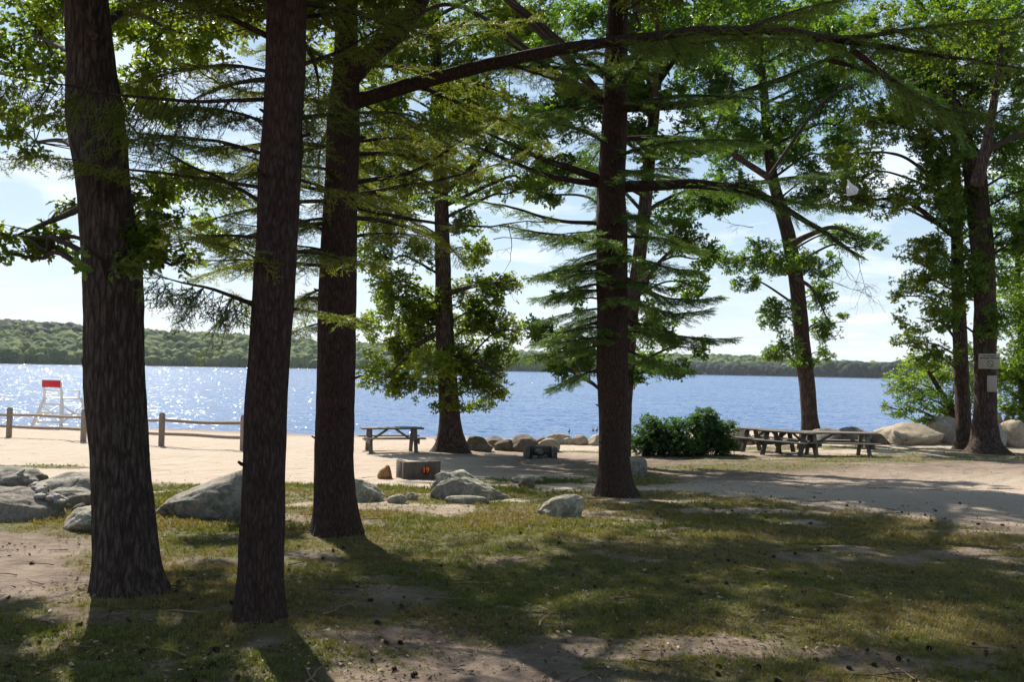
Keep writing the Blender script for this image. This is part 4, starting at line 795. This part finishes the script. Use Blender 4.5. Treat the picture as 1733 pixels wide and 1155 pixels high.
# --- the dark shrub and small weeds
def shrub(name, label, cat, balls, leafm, n, sc, pro, base):
    root = thing(name, label, cat, base); A = Acc()
    for c, r, k in balls:
        P = clump_points(c, r, int(n*k), .4, 3.); P = P[P[:, 2] > gz(P[:, 0], P[:, 1])-.02]; put_shoots(A, P, pro, sc, 0, np.clip(rng.normal(.35, .16, len(P))+.25*(P[:, 2]-c[2])/r[2], 0, 1), nrm(P-c))
        for q in P[::9]: tube(A, [V(c[0]+rng.normal(0, .1), c[1], float(gz(c[0], c[1]))-.05), (q+c)/2-V(0, 0, .1), q], [.01, .006, .002], 3, .4, 1, cap=False)
    A.build('foliage', [MT[leafm], MT['twig']], root); return root
g = gnd(1150, 772); D = g[1]
def sb(x, y, rx, ry, k, dy=0): c = at(x, y, D+dy); return (c, V(rx/F*D, .75, ry/F*D), k)
shrub('shrub', 'broad dark green leafy shrub growing between the spruce and the picnic tables', 'shrub', [sb(1100, 735, 34, 22, 1), sb(1140, 730, 40, 24, 1.2), sb(1185, 722, 36, 26, 1.2), sb(1195, 705, 20, 14, .4), sb(1215, 735, 30, 26, 1), sb(1160, 755, 60, 20, 1.2, -.3), sb(1092, 755, 30, 18, .7), sb(1120, 745, 60, 26, 1.2, .2), sb(1175, 742, 60, 28, 1.4, .2), sb(1235, 722, 12, 10, .2), sb(1100, 712, 18, 10, .2), sb(1225, 755, 24, 14, .6)], 'bush', 400, (.5, .85), SH, g)
g = gnd(741, 762); D = g[1]
shrub('weed', 'scraggly thin weed sprouting left of the base of the big beach oak', 'weed', [(at(739, 748, D), V(.12, .1, .2), 1)], 'bush', 14, (.2, .35), SH, g)
# ================================================================ ROCKS
def rock_shape(sub, seed, cuts=7, rough=.16, depth=.8):
    r = np.random.default_rng(seed); v, f = ICO[sub]; v = v*(1+.42*(fbm(v*1.15+seed*3.1, 3)-.5))[:, None]
    for _ in range(cuts):
        n = nrm(r.normal(0, 1, 3)*V(1, 1, .8)); c = r.uniform(.62, .86); d = v@n; v = v-np.where(d > c, (d-c)*.88, 0)[:, None]*n
    v = v*(1+rough*(fbm(v*3.3+seed, 5)-.5)+rough*.3*(fbm(v*11+seed, 3)-.5))[:, None]
    v = v/np.abs(v).max(0); return v, f
def rock_add(A, px0, py0, px1, py1, seed, sub=4, depth=.8, D=None, cuts=7, rough=.16, sink=.35, tilt=0, skew=0., taper=0):
    cx = (px0+px1)/2; g = gnd(cx, py1) if D is None else V((at(cx, py1, D))[0], D, 0); D = g[1]; rx = (px1-px0)/2/F*D; h = (py1-py0)/F*D*1.0
    ry = rx*depth; v, f = rock_shape(sub, seed, cuts, rough)
    v[:, 2] *= 1-taper*np.clip(.5-.5*v[:, 0]*np.sign(taper), 0, 1)*np.sign(taper) if taper else 1.; v[:, 2] /= v[:, 2].max(); zz = v[:, 2]; z = np.where(zz > -sink, (zz+sink)/(1+sink), (zz+sink)*.8); c = V(g[0]*(1+ry*.5/D), D+ry*.72, float(gz(g[0], D+ry*.5)))
    h = h-.0*ry; p = np.stack([v[:, 0]*rx+skew*z*rx, v[:, 1]*ry, z*h], -1)
    if tilt: a = tilt; p = np.stack([p[:, 0]*math.cos(a)+p[:, 2]*math.sin(a), p[:, 1], -p[:, 0]*math.sin(a)+p[:, 2]*math.cos(a)], -1)
    A.add(p+c, f, .5); return c
def rock(name, label, box_, seed, m_='rock', group=None, cat='rock', **kw):
    A = Acc(); c = rock_add(A, *box_, seed, **kw)
    class L_: pass
    e = bpy.data.objects.new('tmp', None); e.location = [float(x) for x in c]; o = A.build(name, MT[m_], e, smooth=True); o.parent = None; o.location = e.location; bpy.data.objects.remove(e)
    return tag(o, label, cat, group)
# outcrop at the left: several lumps of one bedrock
A = Acc(); g0 = gnd(60, 882)
for b, s_, kw in (((-90, 822, 92, 884), 3, dict(depth=.9, rough=.25, sink=.15)), ((-40, 800, 70, 850), 5, dict(depth=1.1, rough=.25, D=11.6)), ((40, 806, 205, 862), 8, dict(depth=.9, rough=.18, D=10.6)), ((58, 838, 165, 876), 12, dict(depth=.7, rough=.3, D=10.3)), ((150, 814, 230, 850), 19, dict(depth=.9, D=11.2))):
    rock_add(A, *b, s_, sub=5, **kw)
e = bpy.data.objects.new('tmp', None); e.location = [float(x) for x in g0]; o = A.build('rock_outcrop', MT['rock_grey'], e, smooth=True); o.parent = None; o.location = e.location; bpy.data.objects.remove(e)
tag(o, 'low humped grey bedrock outcrop at the left edge beside the thick oak', 'rock outcrop')
OUT = o
from mathutils.bvhtree import BVHTree
_bv = BVHTree.FromObject(OUT, bpy.context.evaluated_depsgraph_get())
def on_out(px, py):
    d = ray(px, py); h = _bv.ray_cast(Vector(CAM)-OUT.location, Vector(d).normalized()); return (np.array(h[0])+np.array(OUT.location)) if h[0] else None
sv, sf = rock_shape(2, 44, 9, .1)
for k in range(34):
    if k < 20: x, y = rng.uniform(28, 76), 0; y = 800+(x-28)*.55+rng.uniform(-4, 14)
    else: x = rng.uniform(66, 155); y = 838+(x-66)*.28+rng.uniform(-5, 7)
    q = on_out(x, y)
    if q is None: continue
    r = rng.uniform(.035, .085); A = Acc(); an = rng.random()*6.28; ca, sa = math.cos(an), math.sin(an); v = sv*V(1.3, 1, .6)*r; v = np.stack([v[:, 0]*ca-v[:, 1]*sa, v[:, 0]*sa+v[:, 1]*ca, v[:, 2]+v[:, 0]*rng.normal(0, .3)], -1)
    A.add(v, sf, rng.random()); o = A.build('stone', MT['rock'], None); o.location = [float(q[0]), float(q[1]), float(q[2])+r*.2]; tag(o, 'small broken angular stone lying on the grey bedrock outcrop', 'stone', 'loose stones on the outcrop')
RK = [
 ('rock', 'rounded lichen-flecked rock low beside the foot of the thick grey oak', (104, 862, 200, 902), 21, 'rock_pale', dict(depth=.8, sub=5)),
 ('rock', 'small mossy brown rock touching the front of the rounded rock by the oak', (118, 878, 148, 902), 22, 'rock_brown', dict(depth=.7, D=9.6)),
 ('boulder', 'large smooth grey sloping boulder filling the gap between the two leftmost trunks', (252, 797, 470, 880), 27, 'rock_grey', dict(depth=.6, sub=6, rough=.1, cuts=4, sink=.15, skew=.1, taper=.75)),
 ('boulder', 'ridged pale grey boulder with a dark crack, centre of the grass strip', (722, 799, 868, 846), 31, 'rock_pale', dict(depth=.75, sub=6, rough=.26, cuts=6, sink=.12, skew=-.2, taper=-.5)),
 ('rock', 'grey lump leaning on the front of the ridged centre boulder', (726, 814, 800, 847), 33, 'rock_grey', dict(depth=.5, sub=5, rough=.2)),
 ('rock', 'cracked pale rock just right of the third trunk', (570, 813, 652, 850), 35, 'rock_pale', dict(depth=.6, sub=5, rough=.3, taper=-.6, sink=.15)),
 ('rock', 'low flat green-grey rock in the grass between the cracked rock and the centre boulder', (654, 838, 690, 853), 37, 'rock_pale', dict(depth=.6)),
 ('rock', 'smallest low rock, right beside the low flat green-grey one', (684, 835, 708, 848), 39, 'rock_pale', dict(depth=.6)),
 ('rock', 'flat pale slab barely showing in the grass in front of the centre boulder', (752, 840, 828, 854), 41, 'rock_pale', dict(depth=.35)),
 ('rock', 'small brown rock at the right tail of the centre boulder', (874, 810, 906, 827), 43, 'rock_brown', dict(depth=.8)),
 ('rock', 'thin light slab behind the small brown rock', (862, 806, 920, 818), 45, 'rock_pale', dict(depth=.5)),
 ('rock', 'pale lichen-covered rock alone in the grass left of the spruce trunk', (908, 840, 996, 876), 47, 'rock_pale', dict(depth=.6, sub=5, rough=.24, taper=.4, skew=.2, sink=.15)),
 ('rock', 'squat grey rock behind the spruce trunk at its right side', (1045, 774, 1107, 806), 49, 'rock_grey', dict(depth=.7, sub=5, rough=.25)),
 ('rock', 'dark pointed rock at the right end of the green shrub', (1222, 742, 1260, 764), 50, 'rock_brown', dict(depth=.7)),
]
for n_, l_, b_, s_, m_, kw in RK: rock(n_, l_, b_, s_, m_, **kw)
A = Acc(); g = gnd(650, 811); D = g[1]         # upright stone
pts = [(-12, 0), (-13, 6), (-9, 14), (-1, 20), (3, 24), (7, 22), (10, 13), (13, 0)]; s_ = D/F; v, f = ICO[4]
ang = np.arctan2(v[:, 2], v[:, 0]); poly = np.array(pts, float)*s_; v2 = v.copy(); zc = 10*s_
def rad_at(a):
    best = 1e9; d = V(math.cos(a), math.sin(a)); q = poly-V(0, zc)
    for k in range(len(q)):
        p0, p1 = q[k], q[(k+1) % len(q)]; e = p1-p0; den = d[0]*e[1]-d[1]*e[0]
        if abs(den) > 1e-9:
            t = (p0[0]*e[1]-p0[1]*e[0])/den; u = (p0[0]*d[1]-p0[1]*d[0])/den
            if t > 0 and -1e-6 <= u <= 1+1e-6: best = min(best, t)
    return best
rr = np.array([rad_at(a) for a in ang]); hl = np.sqrt(v[:, 0]**2+v[:, 2]**2)
hl = hl**.55; v2 = np.stack([np.cos(ang)*rr*hl, v[:, 1]*.1*(1+.3*hl), np.sin(ang)*rr*hl+zc-.01], -1); v2 *= (1+.12*(fbm(v*3+3, 4)-.5))[:, None]
A.add(v2, f, .5); o = A.build('stone', MT['rock_orange'], None, smooth=True); o.location = [float(g[0]), float(g[1])+.1, float(g[2])]; tag(o, 'pointed rust-orange stone standing upright left of the numbered concrete fireplace', 'stone')
SB = [  # boulders along the shore, left to right
 ('dark brown round boulder touching the right foot of the beach oak', (786, 737, 830, 764), 61, 'rock_brown'), ('small shaded boulder wedged second from the beach oak', (820, 738, 856, 757), 62, 'rock_brown'),
 ('low brown boulder left of the tallest dark one in the shore row', (838, 742, 872, 763), 63, 'rock_brown'), ('tallest dark domed boulder in the shore row behind the stone-filled fireplace', (860, 735, 912, 765), 64, 'rock_brown'),
 ('angular brown boulder peeking out right of the tall dark dome', (900, 739, 930, 758), 65, 'rock_brown'), ('tan slanting boulder right above the stone-filled fireplace', (910, 741, 952, 766), 66, 'rock_tan'),
 ('broad pale sunlit boulder topping the middle of the shore row', (926, 733, 972, 757), 67, 'rock_tan'), ('tan boulder with shaded underside right of the broad pale one', (948, 740, 974, 757), 68, 'rock_tan'),
 ('oval tan boulder, second in the shore row left of the spruce trunk', (970, 735, 1000, 754), 69, 'rock_tan'), ('pale boulder half hidden behind the left edge of the spruce trunk', (994, 734, 1030, 755), 70, 'rock_tan'),
 ('orange-tan boulder sloping down right of the green shrub', (1222, 719, 1276, 748), 71, 'rock_tan'), ('small tan boulder seen under the rear picnic table', (1278, 722, 1304, 742), 72, 'rock_tan'),
 ('grey boulder seen through the braces of the front right table', (1376, 724, 1436, 748), 73, 'rock_grey'), ('shaded grey boulder behind the right end of the front right table', (1424, 722, 1490, 746), 74, 'rock_grey'),
 ('low dark boulder poking out past the right end of the picnic table', (1470, 731, 1504, 745), 75, 'rock_brown'), ('large flat-topped pale boulder nearest the water between table and oaks', (1500, 717, 1602, 744), 76, 'rock_tan'),
 ('grey-brown boulder standing behind the large flat-topped pale one', (1572, 704, 1632, 740), 77, 'rock'), ('pale boulder showing between the two right oaks', (1636, 709, 1664, 742), 78, 'rock_tan'),
 ('pale boulder on top of the heap right of the signposted oak', (1678, 698, 1708, 716), 79, 'rock_tan'), ('round tan boulder against the right side of the signposted oak', (1680, 712, 1706, 738), 80, 'rock'),
 ('small grey boulder at the back of the right-hand heap', (1702, 703, 1730, 716), 81, 'rock'), ('large pale boulder in front at the right-hand edge', (1700, 711, 1752, 739), 82, 'rock_tan'), ('tan boulder at the back touching the right-hand edge', (1716, 704, 1760, 722), 83, 'rock_tan')]
for l_, b_, s_, m_ in SB:
    D = min(34, max(27.5, gnd((b_[0]+b_[2])/2, b_[3])[1]))
    if 'on top' in l_ or 'back' in l_ or 'standing behind' in l_ or 'broad pale' in l_: D += 1.4
    cx = (b_[0]+b_[2])/2; zb = float(gz(at(cx, b_[3], D)[0], D)); top = at(cx, b_[1], D+.5)[2]
    rx = (b_[2]-b_[0])/2/F*D*1.22; A = Acc(); v, f = rock_shape(4, s_, 13, .24); h = top-zb; v[:, 2] *= 1-.3*np.abs(v[:, 0]-.3*math.sin(s_))**1.6; v[:, 2] /= v[:, 2].max()
    z = np.where(v[:, 2] > -.35, (v[:, 2]+.35)/1.35*h, (v[:, 2]+.35)*.4); A.add(np.stack([v[:, 0]*rx, v[:, 1]*max(rx*.75, .35), z], -1), f, .5)
    o = A.build('boulder', MT[m_], None, smooth=True); c = at(cx, b_[3], D); o.location = [float(c[0]), float(D+rx*.5), zb]; tag(o, l_, 'boulder', 'boulders along the shore')
# ================================================================ FIREPLACES
def fireplace(px, py, w_, dep, h, yaw, label, number=False, stones=False):
    g = gnd(px, py); root = thing('fireplace', label, 'fireplace', g); root.rotation_euler[2] = yaw; t = .11
    def wall(cx, cy, hx, hy, hz=h):
        A = Acc(); box(A, (cx, cy, hz/2-.06), (hx, hy, hz/2+.06), bev=.012); o = A.build('wall', MT['concrete'], None); o.parent = root; return o
    wall(0, 0, w_/2, t/2); wall(-w_/2+t/2+.002, dep/2+t/2-.003, t/2, dep/2); wall(w_/2-t/2-.002, dep/2+t/2-.003, t/2, dep/2)
    A = Acc(); v, f = rock_shape(3, 5, 5, .3)
    A.add(v*V(w_/2-t-.02, dep/2-.05, .05)+V(0, dep/2+t/2, .02), f, .3); o = A.build('ash', MT['char'], None, smooth=True); o.parent = root
    return root
FP = fireplace(713, 811, .76, .42, .34, R(0), 'squat concrete fireplace painted with an orange 19 on its side')
FP.rotation_euler[2] = R(24)
def text_obj(body, size, mt, loc, rot, parent=None, name='lettering', bold=0., align='CENTER', ext=.0015):
    cu = bpy.data.curves.new(name, 'FONT'); cu.body = body; cu.size = size; cu.extrude = ext; cu.align_x = align; cu.align_y = 'CENTER'; cu.offset = bold
    t = bpy.data.objects.new(name, cu); COL.objects.link(t); bpy.context.view_layer.update()
    me = bpy.data.meshes.new_from_object(t.evaluated_get(bpy.context.evaluated_depsgraph_get())); bpy.data.objects.remove(t); me.materials.clear(); me.materials.append(mt)
    o = bpy.data.objects.new(name, me); COL.objects.link(o); o.location = loc; o.rotation_euler = rot
    if parent: o.parent = parent
    return o
A = Acc(); a = np.linspace(0, 2*PI, 29)[:-1]; ring = np.stack([np.cos(a)*.1+.01, 0*a, np.sin(a)*.095], -1); A.add(np.vstack([ring, [[0, 0, 0]], ring+V(0, -.003, 0), [[0, -.003, 0]]]), [[29+k, 29+(k+1) % 28, 57] for k in range(28)]+[[k, (k+1) % 28, 29+(k+1) % 28] for k in range(28)]+[[k, 29+(k+1) % 28, 29+k] for k in range(28)], .5)
pt = A.build('paint_patch', MT['brownp'], None); pt.parent = FP; pt.location = (.07, -.056, .17)
text_obj('19', .15, MT['orange'], (.07, -.062, .175), (R(90), 0, 0), FP, 'number', .002)
f2 = fireplace(912, 776, .95, .45, .36, 0, 'rough fireplace of concrete slabs open at the front and filled with stones', stones=True)
f2.rotation_euler[2] = R(188)
for k, (dx, dy, r) in enumerate(((-.12, -.5, .1), (.08, -.52, .09), (-.02, -.3, .15), (.16, -.35, .1))):
    A = Acc(); v, f = rock_shape(3, 90+k, 7, .15); A.add(v*V(r, r, r*.7), f, .5); o = A.build('stone', MT['char' if k % 2 else 'rock_grey'], None, smooth=True); b = f2.location; o.location = (b[0]+dx, b[1]+dy+.15, b[2]+r*.5+(.12 if k == 2 else 0)); tag(o, ['sooty stone at the left mouth of the stone-filled fireplace', 'grey stone at the right mouth of the stone-filled fireplace', 'largest stone piled inside the stone-filled fireplace', 'stone leaning inside the right wall of the slab fireplace'][k], 'stone', 'stones in the slab fireplace')
f2.location[1] += .1
# ================================================================ PICNIC TABLES
def picnic_table(root_loc, yaw, label, L=2.0, m_='wood', group='picnic tables', tilt=0., leg_w=(.055, .12)):
    r = thing('picnic_table', label, 'picnic table', root_loc, group); r.rotation_euler = (0, tilt, yaw); M_ = MT[m_]
    def part(name, fn): A = Acc(); fn(A); o = A.build(name, M_, None); o.parent = r; return o
    def top(A):
        for k in range(5): box(A, ((rng.random()-.5)*.02, (k-2)*.147, .74), (L/2, .068, .024), bev=.006)
        for x in (-L/2+.28, L/2-.28): box(A, (x, 0, .7), (.02, .34, .019), bev=.004)
    part('tabletop', top)
    for s in (-1, 1):
        part('seat', lambda A: [box(A, (0, s*(.62+.0*k)+(k-.5)*.13, .45), (L/2, .062, .02), bev=.006) for k in (0, 1)])
    for s in (-1, 1):
        x = s*(L/2-.28)
        for q in (-1, 1): part('leg', lambda A: beam(A, (x, q*.56, -.06), (x, q*.24, .715), leg_w[0], leg_w[1], up=(1, 0, 0), bev=.005))
        part('crossbeam', lambda A: beam(A, (x+s*.052, -.76, .36), (x+s*.052, .76, .36), .045, .15, bev=.005))
        part('brace', lambda A: beam(A, (x-s*.04, 0, .34), (s*.12, 0, .705), .04, .07, bev=.004))
    return r
g = gnd(658, 767); picnic_table((g[0], g[1]+.55, g[2]), R(16), 'weathered picnic table alone on the sand left of the big beach oak', 1.98)
g = gnd(1426, 773); picnic_table((g[0], g[1]+.4, float(gz(g[0], g[1]+.4))), R(-3), 'grey picnic table standing side-on in front of the two angled ones', 2.2)
g = at(1336, 742, 27.5); g2 = (float(g[0]), 27.5, float(gz(g[0], 27.5))); picnic_table(g2, R(-47), 'dark picnic table set at an angle, its end behind the side-on table', 1.85, 'wood_dark', leg_w=(.06, .15))
g = at(1300, 742, 29.2); g2 = (float(g[0]), 29.2, float(gz(g[0], 29.2))); picnic_table(g2, R(-47), 'rearmost dark picnic table, farthest left of the three grouped on the grass', 1.85, 'wood_dark', leg_w=(.06, .15))
# ================================================================ FENCE
FPX = [(-120, 734), (15, 741), (141, 747), (273, 755), (411, 763)]; FG = [gnd(*p) for p in FPX]
fr = thing('split_rail_fence', 'weathered two-rail wooden fence standing along the beach sand', 'fence', FG[1])
for k, g in enumerate(FG):
    A = Acc(); w_ = .085; H = 1.1; n = 10; P = np.array([[g[0]+.01*math.sin(z*3+k), g[1], g[2]-.2+z] for z in np.linspace(0, H+.2, n)]); box(A, g+V(0, 0, H/2-.1), (w_, w_*.85, H/2+.1), bev=.018)
    box(A, g+V(0, 0, H+.012), (w_*.7, w_*.6, .016), bev=.01); A.build('post', MT['rail' if k < 4 else 'rail'], fr)
for k in range(len(FG)-1):
    for h in (.86, .42):
        p = FG[k]+V(0, 0, h); q = FG[k+1]+V(0, 0, h-.01); d = (q-p); t = np.linspace(-.02, 1.02, 14)[:, None]; P = p+t*d+V(0, 0, 1)*(-.012*np.sin(t*PI)+.012*np.sin(t*7+k+h*5)); rad = .052*np.clip(np.minimum(t[:, 0]+.02, 1.02-t[:, 0])*9+.45, .45, 1); A = Acc(); tube(A, P, rad, 7, disp=bark_disp(.35, 2, k+h)); A.build('rail', MT['rail'], fr, smooth=False)
# ================================================================ LIFEGUARD CHAIR
gl = gnd(101, 725); lc = thing('lifeguard_chair', 'tall white wooden lifeguard chair with a red backrest facing the lake', 'lifeguard chair', gl); lc.rotation_euler[2] = R(-20); lc.scale = (1.12, 1, .94)
def lpart(name, m_, *beams):
    A = Acc()
    for b in beams: beam(A, *b[:2], b[2], b[3], up=b[4] if len(b) > 4 else (0, 0, 1))
    o = A.build(name, MT[m_], None); o.parent = lc; return o
for sx in (-1, 1):
    lpart('leg', 'white', ((sx*.85, -.8, -.1), (sx*.46, -.42, 1.5), .13, .08, (1, 0, 0))); lpart('leg', 'white', ((sx*.85, .95, -.1), (sx*.5, .62, 1.52), .13, .08, (1, 0, 0)))
    lpart('side_brace', 'white', ((sx*.79, -.72, .3), (sx*.58, .72, 1.2), .04, .08, (1, 0, 0)), ((sx*.8, .9, .3), (sx*.57, -.55, 1.15), .04, .08, (1, 0, 0)), ((sx*.7, -.62, .72), (sx*.66, .78, .72), .04, .08))
    lpart('armrest', 'white', ((sx*.46, -.42, 1.86), (sx*.5, .55, 1.86), .09, .04), ((sx*.5, .5, 1.45), (sx*.5, .5, 1.86), .06, .06))
    lpart('back_post', 'white', ((sx*.46, -.4, 1.4), (sx*.46, -.52, 2.32), .1, .08, (1, 0, 0)))
lpart('rung', 'white', ((-.75, -.72, .35), (.75, -.72, .35), .04, .08)); lpart('rung', 'white', ((-.62, -.6, .8), (.62, -.6, .8), .04, .08)); lpart('rung', 'white', ((-.52, -.5, 1.2), (.52, -.5, 1.2), .04, .08))
lpart('seat', 'white', *[((-.52, y, 1.5), (.52, y, 1.5), .12, .035) for y in (-.34, -.2, -.06, .08, .22, .36, .5)]); lpart('footrest', 'white', *[((-.56, y, 1.1), (.56, y, 1.1), .12, .035) for y in (.72, .86)])
A = Acc(); box(A, (0, -.55, 2.2), (.5, .02, .17), bev=.01); o = A.build('backrest', MT['red'], None); o.parent = lc
lpart('top_rail', 'white', ((-.52, -.53, 2.4), (.52, -.53, 2.4), .06, .05)); lpart('back_rail', 'white', ((-.52, -.46, 1.88), (.52, -.46, 1.88), .04, .07)); lpart('seat_beam', 'white', ((-.55, .6, 1.44), (.55, .6, 1.44), .04, .08))
# ================================================================ SIGNS on the forked oak
D8 = T8.location[1]; c = at(1674, 612, D8-.56)
sg = thing('sign', 'pale rectangular board with a prohibition circle nailed to the forked oak', 'sign', c); sg.rotation_euler[2] = R(4)
A = Acc(); box(A, (0, 0, 0), (.38, .012, .26), bev=.008); o = A.build('board', MT['sign'], None); o.parent = sg
text_obj('No Alcoholic', .085, MT['black'], (0, -.014, .19), (R(90), 0, 0), sg, 'lettering', .002); text_obj('Beverages Allowed', .085, MT['black'], (0, -.014, .115), (R(90), 0, 0), sg, 'lettering', .002)
A = Acc(); a = np.linspace(0, 2*PI, 41)
for r0, r1 in ((.098, .118),):
    v = np.concatenate([np.stack([np.cos(a)*r0, 0*a-.0145, np.sin(a)*r0], -1), np.stack([np.cos(a)*r1, 0*a-.0145, np.sin(a)*r1], -1)]); A.add(v, [[k, k+1, 42+k, 41+k] for k in range(40)], .5)
beam(A, (-.075, -.0145, .07), (.075, -.0145, -.07), .003, .02, up=(0, 0, 1)); o = A.build('prohibition_symbol', MT['black'], None); o.parent = sg; o.location = (.03, 0, -.08)
A = Acc(); box(A, (.13, -.014, -.17), (.012, .003, .012)); box(A, (-.34, -.014, .22), (.008, .003, .008)); o = A.build('nail', MT['black'], None); o.parent = sg
c2 = at(1679, 650, D8-.5); sg2 = thing('notice', 'small blank faded notice nailed upright below the larger sign board', 'notice', c2); sg2.rotation_euler[2] = R(12)
A = Acc(); box(A, (0, 0, 0), (.195, .006, .28), bev=.004); o = A.build('sheet', MT['paper'], None); o.parent = sg2
for z in (.24, -.24): A = Acc(); box(A, (.03, -.008, z), (.01, .003, .01)); o = A.build('nail', MT['black'], None); o.parent = sg2
# ================================================================ PLASTIC BAG
pb = at(1434, 304, gnd(1042, 841)[1]-.6); A = Acc(); n1, n2 = 22, 26; v = []
for i_ in range(n1):
    t = i_/(n1-1); w_ = .008+.075*sst(0, .75, t)*(1-.35*sst(.8, 1, t)); cx = .07*t+.01*math.sin(t*5)
    for j_ in range(n2):
        a_ = j_/n2*2*PI; q = 1+.35*math.sin(3*a_+t*4)+.22*math.sin(7*a_-t*6)+.12*math.sin(13*a_); v.append((cx+w_*math.cos(a_)*q*(1.1 if math.cos(a_) > 0 else .7), w_*.7*math.sin(a_)*q, -t*.24-.02*math.cos(a_-.6)*sst(.6, 1, t)*(-1)))
v.append((.075, 0, -.225)); f = [[i_*n2+j_, i_*n2+(j_+1) % n2, (i_+1)*n2+(j_+1) % n2, (i_+1)*n2+j_] for i_ in range(n1-1) for j_ in range(n2)]
A.add(v, f, .5); A.f.append(np.array([[(n1-1)*n2+j_, (n1-1)*n2+(j_+1) % n2, n1*n2] for j_ in range(n2)])); A.m.append(np.zeros(n2, np.int32))
o = A.build('plastic_bag', MT['bag'], None, smooth=True); o.location = [float(x) for x in pb]; tag(o, 'crumpled white plastic bag snagged in the spruce branches', 'plastic bag')
# ================================================================ BIRDS
def bird(px, py, D, label, s=1., yaw=0.):
    def blobs():
        v, f = ICO[3]; x = v[:, 0]; b = v*V(.16, .075, .08); t = np.clip((-x-.3)/.7, 0, 1); b[:, 1] *= 1-.8*t; b[:, 2] = b[:, 2]*(1-.75*t)+.015*t; u = np.clip((x-.35)/.65, 0, 1)
        b[:, 2] += u**1.3*.15; b[:, 0] -= u**2*.03; b[:, 1] *= 1-.62*u; b[:, 2] += 0; return b, f
    A = Acc(); b, f = blobs(); A.add(b+V(0, 0, .17), f, .4); v, f = ICO[2]; A.add(v*V(.04, .03, .032)+V(.135, 0, .345), f, .4); A.add(v*V(.03, .012, .009)+V(.185, 0, .338), f, .6)
    o = A.build('bird', MT['bird'], None, smooth=True); g = at(px, py, D); o.location = [float(x) for x in g]; o.scale = (s, s, s); o.rotation_euler[2] = yaw
    for q in (-1, 1): A = Acc(); tube(A, [(0, q*.03, .12), (.005, q*.03, .05), (0, q*.03, -.01)], .007, 5); l = A.build('leg', MT['bird'], None); l.parent = o
    return tag(o, label, 'bird', 'birds at the water edge')
bird(963, 735, 34.8, 'dark bird standing on the pale boulder well left of the spruce trunk', .6, R(70)); bird(1004, 733, 34.6, 'dark bird on the boulders, left one of the pair beside the spruce trunk', .62, R(100)); bird(1010, 733, 34.6, 'dark bird on the boulders closest to the spruce trunk', .62, R(60))
# ================================================================ CONES on the ground
def cone_proto():
    A = Acc(); v, f = ICO[1]; A.add(v*V(.022, .011, .011), f, .2)
    for k in range(40):
        u = (k+.5)/40; a = k*2.4; x = -.024+.048*u; r = .015*math.sin(PI*(.15+.8*u)); c = V(x, math.cos(a)*r*.6, math.sin(a)*r*.6); d = nrm(V(.5, math.cos(a), math.sin(a))); s = nrm(np.cross(d, V(1, 0, 0)))*.006; A.add([c-s, c+s, c+d*.012+s*.8, c+d*.012-s*.8], [[0, 1, 2, 3]], rng.random()*.8)
    return A
cp = cone_proto().build('fallen_cone', MT['cone'], None); tag(cp, 'small dark fallen cone lying on the ground under the trees', 'cone', 'fallen cones under the trees'); first = True; nC = 0
while nC < 290:
    yy = math.exp(rng.uniform(math.log(3.1), math.log(14))); xx = rng.uniform(-.62, .64)*yy
    if fb2(xx, yy, .9, 2, 31) < .45 or (xx < 0 and yy > 8 and rng.random() < .6): continue
    o = cp if first else cp.copy()
    if not first: COL.objects.link(o)
    first = False; nC += 1; s_ = rng.uniform(.45, .95); o.location = (xx, yy, float(gz(xx, yy))+.012*s_); o.rotation_euler = (rng.normal(0, .3), rng.normal(0, .3), rng.random()*6.28); o.scale = (s_,)*3
# ================================================================ AIR over the lake
hm = bpy.data.materials.new('thin_haze'); hm.use_nodes = True; nt = hm.node_tree; nt.nodes.clear(); ho = nt.nodes.new('ShaderNodeOutputMaterial'); hv = nt.nodes.new('ShaderNodeVolumePrincipled')
hv.inputs['Color'].default_value = (.86, .92, 1, 1); hv.inputs['Density'].default_value = .00007; hv.inputs['Anisotropy'].default_value = .2; nt.links.new(hv.outputs[0], ho.inputs['Volume'])
A = Acc(); zl, zh = -8., 95.; c = [(-2700, -60), (2700, -60), (2700, 3300), (-2700, 3300)]
A.add([(x, y, z) for z in (zl, zh) for x, y in c], _bx, 0.); tag(A.build('haze', hm), 'thin pale air over the lake', 'haze', kind='stuff')
SC.cycles.volume_bounces = 0; SC.cycles.volume_step_rate = 4; SC.cycles.volume_max_steps = 64
print('SCENE DONE', sum(len(o.data.polygons) for o in bpy.data.objects if o.type == 'MESH'))
